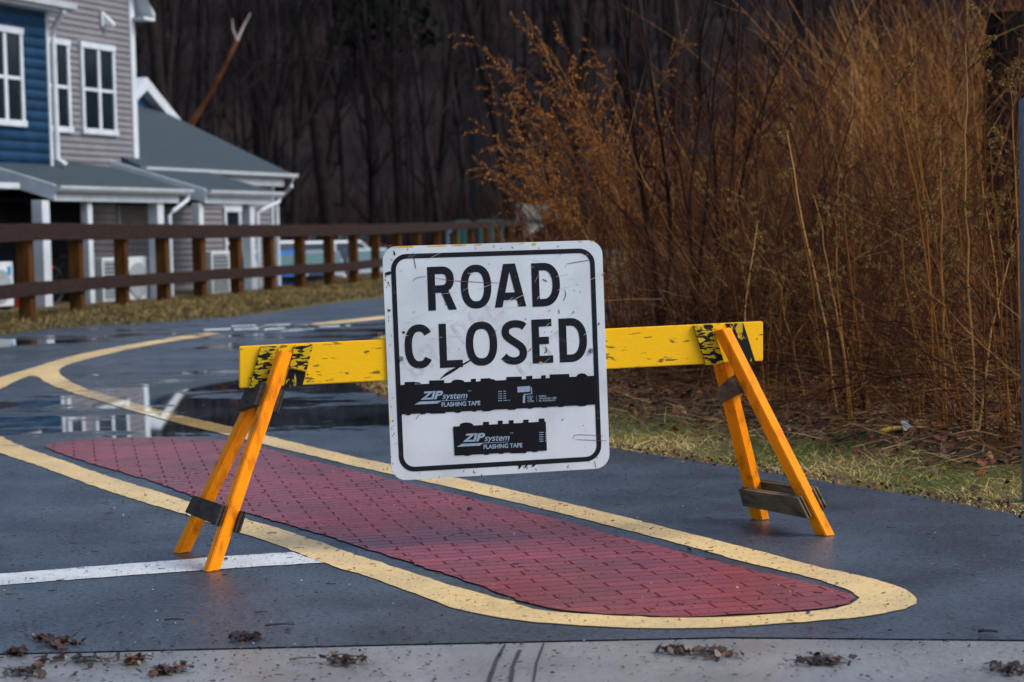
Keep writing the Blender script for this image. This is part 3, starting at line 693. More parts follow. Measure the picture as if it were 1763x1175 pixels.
def text_bm(bm, txt, box, slope, fn, weight=0.0, shear=0.0, off=.003):
    cu = bpy.data.curves.new('t', 'FONT'); cu.body = txt; cu.offset = weight
    o = bpy.data.objects.new('t', cu); COL.objects.link(o); bpy.context.view_layer.update()
    dg = bpy.context.evaluated_depsgraph_get(); me = bpy.data.meshes.new_from_object(o.evaluated_get(dg))
    co = np.array([v.co[:] for v in me.vertices]); mn = co.min(0); mxx = co.max(0)
    x0, x1, yb, yt = box
    vs = []
    for c in co:
        u = (c[0] - mn[0]) / (mxx[0] - mn[0]); v = (c[1] - mn[1]) / (mxx[1] - mn[1])
        hh = yb - yt; x = x0 + u * (x1 - x0) + shear * v * hh; y = yb - v * hh + slope * (x - x0)
        vs.append(bm.verts.new(fn(x, y, off)))
    for p in me.polygons:
        try: bm.faces.new([vs[i] for i in p.vertices])
        except ValueError: pass
    bpy.data.objects.remove(o); bpy.data.curves.remove(cu); bpy.data.meshes.remove(me)
Z = lambda x, y: (670 + x / 4.765, 640 + y / 4.765)
def zip_logo(bm, ox, oy):
    """ox, oy: shift in zoomed px of the whole mark"""
    sl = -.047
    def bx(x0, x1, yb, yt): a = Z(x0 + ox, yb + oy); b = Z(x1 + ox, yt + oy); return (a[0], b[0], a[1], b[1])
    text_bm(bm, 'ZIP', bx(258, 425, 233, 166), sl, sp, .045, .34)
    text_bm(bm, 'system', bx(432, 632, 243, 183), -.03, sp, .012, .25)
    text_bm(bm, 'TM', bx(646, 672, 166, 155), sl, sp, .0)
    text_bm(bm, 'FLASHING TAPE', bx(430, 748, 291, 254), sl, sp, .028)
    for q in ([(252, 247), (428, 239), (400, 262), (208, 272)], [(428, 239), (636, 230), (636, 233), (426, 243)]):
        bm.faces.new([bm.verts.new(sp(*Z(x + ox, y + oy), .003)) for x, y in q])
bm = bmesh.new(); zip_logo(bm, 0, 0)
for i, wd in enumerate((68, 70, 66, 68, 100)):
    y = 160 + i * 19
    for k in range(int(wd / 11)):
        if k % 4 == 3: continue
        bm.faces.new([bm.verts.new(sp(*Z(895 + k * 11 + a, y + b - (k * 11) * .04), .003)) for a, b in ((0, 0), (8, 0), (8, 7), (0, 7))])
def zq(bm, q, off=.003): bm.faces.new([bm.verts.new(sp(*Z(x, y), off)) for x, y in q])
zq(bm, [(1052, 125), (1157, 119), (1157, 165), (1054, 172)])
zq(bm, [(1162, 132), (1170, 131), (1175, 184), (1167, 185)]); zq(bm, [(1112, 185), (1167, 180), (1167, 186), (1112, 191)], .0031); zq(bm, [(1104, 184), (1112, 184), (1112, 200), (1104, 200)], .0032)
zq(bm, [(1098, 198), (1117, 196), (1115, 258), (1097, 258)])
for t, b_ in (('ROLL', (1133, 1184, 214, 200)), ('THE', (1133, 1172, 233, 219)), ('TAPE', (1133, 1188, 252, 238)), ('PARA', (1230, 1290, 209, 195)), ('APLICAR USE', (1230, 1372, 228, 214)), ('EL RODILLO', (1230, 1362, 247, 233))):
    a = Z(b_[0], b_[2]); c = Z(b_[1], b_[3]); text_bm(bm, t, (a[0], c[0], a[1], c[1]), -.04, sp, .02)
zq(bm, [(1208, 195), (1210, 195), (1211, 252), (1209, 252)])
from_bm('tape_print', bm, M['tape_ink'], t1)
bm = bmesh.new(); zip_logo(bm, 345, 346)
for i in range(5):
    for k in range(5):
        if k == 3: continue
        bm.faces.new([bm.verts.new(sp(*Z(1232 + k * 12 + a, 497 + i * 18 + b - k * .5), .003)) for a, b in ((0, 0), (9, 0), (9, 7), (0, 7))])
from_bm('tape_print', bm, M['tape_ink'], t2)
# bolts, scrapes, chips, rust runs
for x, y in ((690.5, 617.5), (1017.5, 604)):
    bm = bmesh.new(); c = sp(x, y); add_tube(bm, [c, c - Vn * .006], .011, 12); add_tube(bm, [c - Vn * .006, c - Vn * .012], .0075, 6)
    from_bm('bolt', bm, M['bolt'], SIGN)
def scrape(bm, pts, wpx, off=.0019, taper=True):
    P = chaikin(pts, 2)
    n = len(P)
    for i in range(n - 1):
        a, b = Vector(P[i]), Vector(P[i + 1]); t = (b - a).normalized(); nn = Vector((-t.y, t.x))
        w0 = wpx * (.3 + .7 * math.sin(math.pi * i / n)) / 2; w1 = wpx * (.3 + .7 * math.sin(math.pi * (i + 1) / n)) / 2
        bm.faces.new([bm.verts.new(sp(*q, off)) for q in (a + nn * w0, b + nn * w1, b - nn * w1, a - nn * w0)])
bm = bmesh.new()
for pts, wp in (([(712, 443), (714, 452), (716, 463)], 1.4), ([(711, 485), (714, 479), (733, 476)], 1), ([(748, 478), (770, 483), (800, 485), (832, 486.5), (860, 487.5)], 1.1), ([(975, 455), (990, 452), (1016, 448)], 1.2),
                ([(909, 606), (915, 600)], 1.6), ([(939, 597), (942, 605), (937, 608)], 2.2), ([(988, 756), (987, 750), (1000, 748.5), (1040, 751)], .9), ([(990, 757), (1010, 758), (1045, 759)], .9), ([(722, 714), (716, 722)], 1),
                ([(962, 533), (963, 540)], 1.6), ([(986, 540), (988, 536)], 1.6), ([(934, 481), (942, 485)], 2), ([(1023, 793), (1025, 800), (1026, 807)], 1), ([(890, 529), (899, 521)], .8)):
    scrape(bm, pts, wp)
for _ in range(70):
    u, v = rng.uniform(.02, .98), rng.uniform(.02, .98)
    if .57 < v < .76 and .05 < u < .95: continue
    if .76 < v < .95 and .3 < u < .74: continue
    x, y = bil(u, v); a = rng.uniform(0, 6.28); l = rng.uniform(.5, 2.2)
    scrape(bm, [(x, y), (x + l * math.cos(a), y + l * math.sin(a)), (x + l * 1.6 * math.cos(a + .5), y + l * 1.6 * math.sin(a + .5))], rng.uniform(.6, 1.5), .0021)
from_bm('rust_mark', bm, M['rust'], SIGN)
bm = bmesh.new()
scrape(bm, [(758, 653), (770, 642), (790, 632), (815, 618)], 3.4, .0008); scrape(bm, [(762, 650), (780, 640), (798, 627)], 2.2, .0009)
for pts, wp in (([(663, 471), (668, 472), (673, 469)], 6), ([(668, 532), (670, 538), (672, 533)], 2.2), ([(668, 485), (669, 489)], 2), ([(678, 432), (680, 440)], 2.4), ([(693, 571), (697, 574)], 4), ([(892, 803), (897, 800), (903, 799)], 4),
                ([(893, 808), (897, 801)], 3), ([(903, 806), (909, 799)], 3), ([(916, 804), (923, 797)], 4), ([(1032, 556), (1030, 560)], 2.4), ([(972, 500), (975, 508), (970, 518)], 1.2)):
    scrape(bm, pts, wp, .0018)
for _ in range(46):
    side = rng.integers(0, 2)
    u = rng.uniform(.004, .032) if side else rng.uniform(.0, 1); v = rng.uniform(.05, .95) if side else rng.choice([rng.uniform(.004, .03), rng.uniform(.965, .995)])
    x, y = bil(u, v); scrape(bm, [(x, y), (x + rng.uniform(-2, 2), y + rng.uniform(1, 5))], rng.uniform(.5, 1.7), .0018)
from_bm('dark_scuff', bm, M['sign_black'], SIGN)
bm = bmesh.new()
for x0, x1, w_ in ((676, 712, 3.0), (735, 769, 2.4), (776, 803, 2.8), (815, 829, 2.4), (893, 902, 1.6), (995, 1002, 2), (1017, 1023, 2)):
    y0 = 424.6 - (x0 - 676) * .0295; scrape(bm, [(x0, y0 + 1.5), ((x0 + x1) / 2, y0 + 1.3 - (x1 - x0) * .014), (x1, y0 + 1.4 - (x1 - x0) * .0295)], w_, .0008)
scrape(bm, [(915, 421), (923, 420.6)], 4.5, .0009); scrape(bm, [(928, 624.5), (934, 625)], 3, .0023); scrape(bm, [(1037, 470), (1037.6, 476)], 2, .0009)
scrape(bm, [(671, 722), (672, 728)], 3, .0009)
from_bm('paint_chip', bm, M['yellow_chip'], SIGN)
bm = bmesh.new()      # pale scratches across the black letters
for _ in range(46):
    u, v = rng.uniform(.06, .95), rng.uniform(.03, .56); x, y = bil(u, v); a = rng.normal(-.35, .35); l = rng.uniform(5, 34)
    scrape(bm, [(x, y), (x + l * math.cos(a) * .5, y + l * math.sin(a) * .5 + rng.uniform(-1, 1)), (x + l * math.cos(a), y + l * math.sin(a))], rng.uniform(.25, .7), .0024)
from_bm('scratch', bm, M['ghost'], SIGN)
# drops hanging under the beam
bm = bmesh.new()
for x in list(np.linspace(540, 655, 22)) + list(np.linspace(1050, 1210, 16)):
    x += rng.uniform(-2, 2); t_ = (x - 412) / 902; y = 669 + (621.7 - 669) * t_
    c = front(x, y + .6, -.004); bmesh.ops.create_icosphere(bm, subdivisions=1, radius=rng.uniform(.002, .0035), matrix=Matrix.Translation(c))
M['drop'] = mat('dark_drip', (.05, .03, .01), None, rough=.1)
from_bm('drip', bm, M['drop'], BAR)

# ------------------------------------------------------------------ rail fence along the far verge
FB = []
for x, d in FEN:
    X = (x - CX) / FPX * d; FB.append(Vector((X, d, gz(d) + .045)))
fence = empty('rail_fence', FB[5], 'long dark brown two-rail timber fence with square posts following the far grass verge', 'fence')
for i, p in enumerate(FB):
    nxt = FB[min(i + 1, len(FB) - 1)]; prv = FB[max(i - 1, 0)]; t = (nxt - prv); t.z = 0; t.normalize(); nn = Vector((-t.y, t.x, 0))
    if nn.y > 0: nn = -nn
    bm = bmesh.new(); a = rng.uniform(-.06, .06); tt = (t + nn * a).normalized(); n2 = Vector((-tt.y, tt.x, 0))
    cbox(bm, p + Vector((0, 0, .56)), tt * .19, n2 * .19, Vector((rng.uniform(-.01, .01), 0, 1.4)))
    bmesh.ops.bevel(bm, geom=bm.edges[:], offset=.01, segments=1, affect='EDGES')
    from_bm('post', bm, M['post'], fence)
    if i < len(FB) - 1:
        L_ = (nxt - p); off = nn * .118
        for z0, h in ((1.13, .245), (.36, .195)):
            bm = bmesh.new(); dz = rng.uniform(-.008, .008)
            o = p + off - L_ * .0 + Vector((0, 0, z0 + dz)); add_box(bm, o, L_ * .997, nn * .04, Vector((0, 0, h)))
            bmesh.ops.bevel(bm, geom=bm.edges[:], offset=.006, segments=1, affect='EDGES')
            from_bm('rail', bm, M['rail'], fence)

# ------------------------------------------------------------------ house
ang = R_(21); HD = Vector((math.sin(ang), math.cos(ang), 0)); HN = Vector((math.cos(ang), -math.sin(ang), 0))
HO = at(95, 322, 33.0); HO = Vector((HO.x, HO.y, 0))
def H(s, t, z): return HO + HN * s + HD * t + Vector((0, 0, z))
def hs_(x, y, s):
    p = on_plane(x, y, HO + HN * s, HN); r = p - HO; return r.dot(HD), p.z
def ht_(x, y, t):
    p = on_plane(x, y, HO + HD * t, HD); r = p - HO; return r.dot(HN), p.z
sA, sB = -2.1, -1.5
ZG = .33
house = empty('gabled_house', H(sA, 4, ZG), 'pale grey and blue clapboard house with white trim and a long green-grey porch roof', 'house')
def hb(bm, s0, s1, t0, t1, z0, z1):
    return add_box(bm, H(s0, t0, z0), HN * (s1 - s0), HD * (t1 - t0), Vector((0, 0, z1 - z0)))
def siding(name, s, t0, t1, z0, z1, mt, rowh=.125, lip=.018, top=None):
    """lapped boards as a saw-tooth profile; top(t) cuts the wall under a slope"""
    V, F = [], []; n = int(math.ceil((z1 - z0) / rowh)); seg = np.linspace(t0, t1, 2 if top is None else 14)
    for r in range(n):
        za, zb_ = z0 + r * rowh, min(z0 + (r + 1) * rowh, z1)
        for a, b in zip(seg[:-1], seg[1:]):
            ca = min(zb_, top((a + b) / 2)) if top else zb_
            if ca <= za: continue
            k = len(V); V += [H(s, a, za), H(s + lip, a, za), H(s + lip, b, za), H(s, b, za), H(s, a, ca), H(s, b, ca)]
            F += [(k, k + 1, k + 2, k + 3), (k + 1, k + 4, k + 5, k + 2)]
    return arr_mesh(name, [tuple(v) for v in V], F, mt, house)
tBc = hs_(84, 200, sB)[0]      # corner of the projecting blue bay
tA1 = hs_(232, 150, sA)[0]     # far corner of the two-storey block
tC1 = hs_(472, 420, sA)[0]     # far corner of the one-storey wing
siding('wall', sB, tBc - 9, tBc, ZG, 8.2, M['blue_siding'], rowh=.19, lip=.012)
siding('wall', sA, tBc, tA1, ZG, 8.5, M['lavender'])
siding('wall', sA, tA1 + .001, tC1, ZG, 3.05, M['lavender'])
# returns and cores so the house is solid
bm = bmesh.new(); hb(bm, sB - 6, sB - .01, tBc - 9, tBc - .01, ZG, 8.2); from_bm('wall', bm, M['blue_siding'], house)
bm = bmesh.new(); hb(bm, sA - 5.5, sA - .01, tBc, tA1 - .01, ZG, 8.5); from_bm('wall', bm, M['lavender'], house)
bm = bmesh.new(); hb(bm, sA - 5.5, sA - .01, tA1, tC1 - .01, ZG, 3.05); from_bm('wall', bm, M['lavender'], house)
def hpiece(name, fn, mt, bev=.008):
    bm = bmesh.new(); fn(bm)
    if bev: bmesh.ops.bevel(bm, geom=bm.edges[:], offset=bev, segments=1, affect='EDGES')
    return from_bm(name, bm, mt, house)
# corner boards and downpipes
hpiece('corner_board', lambda b: hb(b, sA - .02, sA + .04, tA1 - .16, tA1 + .02, 2.9, 8.3), M['white_trim'])
hpiece('corner_board', lambda b: hb(b, sA - .02, sA + .045, tC1 - .14, tC1 + .02, ZG, 3.0), M['white_trim'])
hpiece('corner_board', lambda b: hb(b, sB - .6, sB + .04, tBc - .03, tBc + .05, 2.9, 8.3), M['white_trim'])
def pipe(name, pts, r=.045):
    bm = bmesh.new(); add_tube(bm, pts, r, 8); return from_bm(name, bm, M['white_trim'], house)
a = ht_(87, 40, tBc + .12); zt = hs_(85, 12, sB + .1)[1]
pipe('downpipe', [H(sB + .42, tBc + .02, zt + .05), H(sB + .36, tBc + .05, zt - .1), H(sB + .1, tBc + .1, zt - .38), H(sB + .07, tBc + .12, zt - .6), H(sB + .07, tBc + .12, 3.08), H(sB + .2, tBc + .2, 2.96)], .055)
# windows
def window(x0, x1, y0, y1, s, mull=(), hx=None, mid=.49, fr=.085):
    """x0..x1, y0..y1: outer frame in photo pixels on wall plane s"""
    ym = (y0 + y1) / 2
    t0, t1 = hs_(x0, ym, s)[0], hs_(x1, ym, s)[0]; z1 = hs_((x0 + x1) / 2, y0, s)[1]; z0 = hs_((x0 + x1) / 2, y1, s)[1]
    f = hpiece('window', lambda b: (hb(b, s, s + .07, t0, t0 + fr, z0, z1), hb(b, s, s + .07, t1 - fr, t1, z0, z1), hb(b, s, s + .085, t0 - .02, t1 + .02, z1 - fr * 1.15, z1 + .02), hb(b, s, s + .09, t0 - .03, t1 + .03, z0 - .02, z0 + fr * 1.1)), M['white_trim'], .004)
    bm = bmesh.new(); hb(bm, s - .02, s + .035, t0 + fr, t1 - fr, z0 + fr, z1 - fr); from_bm('pane', bm, M['glass'], f)
    bm = bmesh.new(); zm = z0 + (z1 - z0) * mid
    for u in mull: tm = t0 + (t1 - t0) * u; hb(bm, s, s + .062, tm - .045, tm + .045, z0 + fr, z1 - fr)
    hb(bm, s, s + .055, t0 + fr, t1 - fr, zm - .03, zm + .03)
    from_bm('sash', bm, M['white_trim'], f); return f
window(-26, 36, 47, 215, sB, (.5,))
window(66, 117, 68, 226, sA, (.5,))
window(137, 195, 78, 231, sA, (.52,))
window(384, 412, 358, 478, sA, ())
# wall lamp
tl_, zl_ = hs_(174, 36, sA)
o = hpiece('wall_lamp', lambda b: (hb(b, sA + .02, sA + .07, tl_ - .07, tl_ + .05, zl_ - .12, zl_ + .17), add_prism(b, [H(sA + .07, tl_ - .02, zl_ + .12), H(sA + .25, tl_ + .02, zl_ - .06), H(sA + .23, tl_ + .02, zl_ - .12), H(sA + .07, tl_ - .02, zl_ - .08)], HD * .12)), M['white_unit'], .004)
# porch: two roof sections sharing one eave line
tR1 = hs_(320, 330, 0)[0]; tR2 = ht_(0, 0, 0) and hs_(352, 340, 0)[0]; tR3 = hs_(477, 335, 0)[0]
ZE = 2.50; SL = .30
def roof_slab(name, pts, th=.09, mt='shingle', parent=None):
    bm = bmesh.new(); add_prism(bm, pts, Vector((0, 0, -th))); return from_bm(name, bm, M[mt], parent or house)
roof_slab('porch_roof', [H(.04, -.05, ZE), H(.04, tR1, ZE), H(sA, tR1 + .9, ZE + SL * 1.75), H(sA, tBc + .35, ZE + SL * 2.05), H(sB - .1, tBc, ZE + SL * 1.62), H(sB - .1, -.05, ZE + SL * 1.62)])
roof_slab('porch_roof', [H(.04, tR2 + .02, ZE), H(.04, tR3, ZE), H(sA, tR3 - .2, ZE + SL * 2.15), H(sA, tR2 + .02, ZE + SL * 2.15)])
def rake(t, s_top, w_=.27, zoff=0.0, th=.05):
    def f(b): add_prism(b, [H(.05, t, ZE + .02 + zoff), H(s_top, t, ZE + .02 - SL * s_top + zoff), H(s_top, t, ZE + .02 - SL * s_top - w_ + zoff), H(.05, t, ZE + .02 - w_ + zoff)], HD * -th)
    return hpiece('rake_board', f, M['white_trim'], .004)
rake(-.05, sB); rake(tR2, sA)
for t0, t1 in ((-.1, tR1), (tR2 - .04, tR3)):
    def gut(b, t0=t0, t1=t1):
        add_prism(b, [H(.04, t0, ZE + .0), H(.19, t0, ZE + .0), H(.175, t0, ZE - .05), H(.13, t0, ZE - .10), H(.04, t0, ZE - .11)], HD * (t1 - t0))
    hpiece('gutter', gut, M['white_trim'], 0)
    hpiece('fascia', lambda b, t0=t0, t1=t1: hb(b, -.12, .0, t0 + .06, t1 - .25, ZE - .26, ZE - .115), M['white_trim'])
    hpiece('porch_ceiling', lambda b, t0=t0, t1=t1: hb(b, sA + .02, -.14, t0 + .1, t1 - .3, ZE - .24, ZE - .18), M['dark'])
# another porch gutter poking in from the near end
hpiece('gutter', lambda b: hb(b, -.02, .17, -9.6, -1.25, ZE - .08, ZE + .02), M['white_trim'])
roof_slab('porch_roof', [H(.04, -9.6, ZE - .02), H(.04, -1.4, ZE - .02), H(sB, -1.4, ZE + .4), H(sB, -9.6, ZE + .4)])
# posts of the porch
for x, wd in ((73, .22), (152, .15), (271, .22), (343, .17), (430, .19), (-60, .2)):
    t_ = hs_(x, 450, -.16)[0]
    hpiece('porch_post', lambda b, t_=t_, wd=wd: hb(b, -.16 - wd / 2, -.16 + wd / 2, t_ - wd / 2, t_ + wd / 2, ZG - .1, ZE - .25), M['white_trim'])
pipe('downpipe', [H(.12, tR1 - .12, ZE - .08), H(.11, tR1 - .13, ZE - .2), H(.0, tR1 - .5, ZE - .42), H(-.02, tR1 - .6, ZE - .5), H(-.02, tR1 - .6, ZG)], .04)
pipe('downpipe', [H(.12, tR3 - .12, ZE - .08), H(.11, tR3 - .13, ZE - .2), H(.0, tR3 - .7, ZE - .38), H(-.02, tR3 - .85, ZE - .46), H(-.02, tR3 - .85, ZG)], .04)
# flat dark sheet standing in for deep porch shade; trims on the porch wall
hpiece('shade_sheet', lambda b: hb(b, sB + .05, sB + .09, -4, hs_(142, 450, sB + .09)[0], ZG, 2.6), M['dark'])
for x in (207, 389):
    t_ = hs_(x, 400, sA + .05)[0]; hpiece('wall_trim', lambda b, t_=t_: hb(b, sA, sA + .05, t_ - .04, t_ + .04, ZG + (0 if x < 300 else 0), 2.45), M['white_trim'])
# main roof of the one-storey wing
Z3 = hs_(430, 296, sA + .45)[1]; SL3 = .47; sE = sA + .45; tE = hs_(503, 297, sE)[0]
sTop = ht_(285, 195, tE)[0]
tL3 = tA1 - .6
zt3 = lambda s: Z3 + (sE - s) * SL3
roof_slab('main_roof', [H(sE, tL3, Z3), H(sE, tE, Z3), H(sTop, tE, zt3(sTop)), H(sTop - .9, tE - 1.2, zt3(sTop - .9)), H(sTop - .9, tL3, zt3(sTop - .9))], .12)
hpiece('gutter', lambda b: add_prism(b, [H(sE, tL3, Z3 - .01), H(sE + .15, tL3, Z3 - .01), H(sE + .13, tL3, Z3 - .08), H(sE, tL3, Z3 - .12)], HD * (tE - tL3 + .05)), M['white_trim'], 0)
hpiece('fascia', lambda b: hb(b, sE - .22, sE - .06, tL3, tE - .3, Z3 - .30, Z3 - .13), M['white_trim'])
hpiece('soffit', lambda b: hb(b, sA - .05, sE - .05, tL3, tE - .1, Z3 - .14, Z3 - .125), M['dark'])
pipe('downpipe', [H(sE + .1, tE - .15, Z3 - .1), H(sE + .08, tE - .2, Z3 - .3), H(sA + .12, tC1 + .03, Z3 - .6), H(sA + .1, tC1 - .0, Z3 - .8), H(sA + .1, tC1 - .0, ZG)], .045)
# cross gable behind, blue wall with white rakes
sG = -5.2
pk = hs_(237, 134, sG); lf = hs_(300, 212, sG); low = hs_(232, 215, sG)
def gab(b): add_prism(b, [H(sG, pk[0] - (lf[0] - pk[0]), lf[1]), H(sG, pk[0], pk[1] - .1), H(sG, lf[0], lf[1]), H(sG, lf[0], 2.5), H(sG, pk[0] - (lf[0] - pk[0]), 2.5)], HN * -.5)
hpiece('gable_wall', gab, M['blue_siding'], 0)
for sg in (-1, 1):
    def rk(b, sg=sg):
        dt = (lf[0] - pk[0]) * sg
        add_prism(b, [H(sG + .25, pk[0], pk[1]), H(sG + .25, pk[0] + dt, lf[1]), H(sG + .25, pk[0] + dt, lf[1] - .26), H(sG + .25, pk[0], pk[1] - .3)], HN * -.75)
    hpiece('rake_board', rk, M['white_trim'], 0)
# roof end of the two-storey block at the top of the picture
z6 = hs_(250, 32, sA + .3)[1]
tO = hs_(269, 30, sA + .35)[0]
def ov(b):
    add_prism(b, [H(sA - .3, tA1 - .4, z6 + 1.1), H(sA - .3, tO, z6), H(sA - .3, tO, z6 + .14), H(sA - .3, tO - .2, z6 + .3), H(sA - .3, tA1 - 2.6, z6 + 3.6), H(sA - .3, tA1 - 2.6, z6 + 3.2)], HN * .62)
hpiece('eave_return', ov, M['white_trim'], 0)
hpiece('eave_return', lambda b: hb(b, sA + .0, sA + .33, tA1 - .1, tO - .02, z6 - .03, z6 + .03), M['white_trim'], 0)
# gutter at the top left over the blue bay
zg = hs_(60, 6, sB + .35)[1]
hpiece('gutter', lambda b: add_prism(b, [H(sB + .3, tBc - 8, zg + .1), H(sB + .48, tBc - 8, zg + .1), H(sB + .45, tBc - 8, zg), H(sB + .3, tBc - 8, zg - .03)], HD * (8 + .35)), M['white_trim'], 0)
hpiece('soffit', lambda b: hb(b, sB, sB + .32, tBc - 8, tBc + .3, zg - .06, zg + .0), M['white_trim'], 0)

# heat-pump units on the porch side
def unit(x0, x1, y0, y1, s, label, fins_first=True, split=.34):
    t0 = hs_(x0, y0, s)[0]; t1 = hs_(x1, y0, s)[0]; z1 = hs_((x0 + x1) / 2, y0, s)[1]; z0 = hs_((x0 + x1) / 2, y1, s)[1]; dp = .34
    r = empty('heat_pump_unit', H(s - dp / 2, (t0 + t1) / 2, z0), label, 'heat pump', 'white heat pump units along the porch wall')
    def pc(name, fn, mt, bev=.01):
        bm = bmesh.new(); fn(bm)
        if bev: bmesh.ops.bevel(bm, geom=bm.edges[:], offset=bev, segments=1, affect='EDGES')
        return from_bm(name, bm, mt, r)
    tm = t0 + (t1 - t0) * split
    pc('casing', lambda b: hb(b, s - dp, s, t0, t1, z0 + .06, z1), M['white_unit'])
    zm = (z0 + z1) / 2
    for za, zb2 in ((z0 + .12, zm - .03), (zm + .03, z1 - .06)):
        g = pc('coil_grille', lambda b: hb(b, s + .001, s + .012, t0 + .06, tm - .03, za, zb2), M['fins'], 0)
        bm = bmesh.new()
        for k in range(5): z_ = za + (zb2 - za) * (k + .5) / 5; hb(bm, s + .013, s + .022, t0 + .05, tm - .02, z_ - .008, z_ + .008)
        from_bm('grille_bars', bm, M['white_unit'], g)
    bm = bmesh.new(); c = H(s + .004, (tm + t1) / 2, zm); rr = min((t1 - tm), (z1 - z0)) * .38
    add_tube(bm, [c, c + HN * .02], rr, 20); from_bm('fan_guard', bm, M['grey_unit'], r)
    pc('badge', lambda b: hb(b, s + .001, s + .008, t1 - .16, t1 - .07, z1 - .22, z1 - .08), M['badge'], 0)
    for tt in (t0 + .1, t1 - .15): pc('foot', lambda b, tt=tt: hb(b, s - dp, s, tt, tt + .06, z0 - .05, z0 + .06), M['black_metal'], 0)
M['grey_unit'] = mat('grille_grey', (.30, .34, .36), (.24, .27, .29), 10, .5)
unit(-48, 22, 452, 536, .02, 'white heat pump unit cut by the picture edge, left of the first white porch post')
unit(176, 264, 443, 524, -.35, 'white heat pump unit with dark louvres, behind the second and third porch posts')
unit(364, 446, 432, 511, -.35, 'white heat pump unit with dark louvres, below the small wing window')
# red can and bicycle on the porch
bm = bmesh.new(); t_, z_ = hs_(33, 523, -.5); c = H(-.5, t_, gzz(*H(-.5, t_, 0).xy)); M['red_can'] = mat('red_plastic', (.45, .02, .02), None, rough=.4)
add_tube(bm, [c, c + Vector((0, 0, .26)), c + Vector((0, 0, .31))], .11, 12); add_tube(bm, [c + Vector((0, 0, .3)), c + Vector((.05, 0, .4)), c + Vector((.1, 0, .42))], .025, 8)
o = from_bm('fuel_can', bm, M['red_can']); tagset(o, 'small red can on the ground between white unit and white porch post', 'can')
t_, _ = hs_(118, 510, -.6); gb = gzz(*H(-.6, t_, 0).xy)
bk = empty('bicycle', H(-.6, t_, gb), 'dark bicycle parked on the shaded porch beside the first white post', 'bicycle')
for dt in (-.48, .48):
    bm = bmesh.new(); cc = H(-.6, t_ + dt, gb + .33)
    ring = [cc + HD * (.32 * math.cos(a)) + Vector((0, 0, .32 * math.sin(a))) for a in np.linspace(0, 2 * math.pi, 21)]
    add_tube(bm, ring, .025, 6); from_bm('wheel', bm, M['tyre'], bk)
bm = bmesh.new(); P = lambda dt, z: H(-.6, t_ + dt, gb + z)
for a_, b_ in ((P(-.48, .33), P(-.18, .72)), (P(-.48, .33), P(-.05, .30)), (P(-.05, .30), P(-.18, .80)), (P(-.05, .3), P(.33, .72)), (P(-.18, .72), P(.33, .74)), (P(.48, .33), P(.3, .9))): add_tube(bm, [a_, b_], .018, 6)
from_bm('frame', bm, M['black_metal'], bk)
bm = bmesh.new(); add_tube(bm, [P(.3, .93) - HN * .28, P(.3, .95), P(.3, .93) + HN * .28], .016, 6); from_bm('handlebar', bm, M['black_metal'], bk)
bm = bmesh.new(); cbox(bm, P(-.2, .84), HD * .26, HN * .12, Vector((0, 0, .05))); from_bm('saddle', bm, M['black_metal'], bk)
bm = bmesh.new(); cbox(bm, P(-.52, .66), HD * .05, HN * .06, Vector((0, 0, .06))); from_bm('reflector', bm, M['lamp_red'], bk)

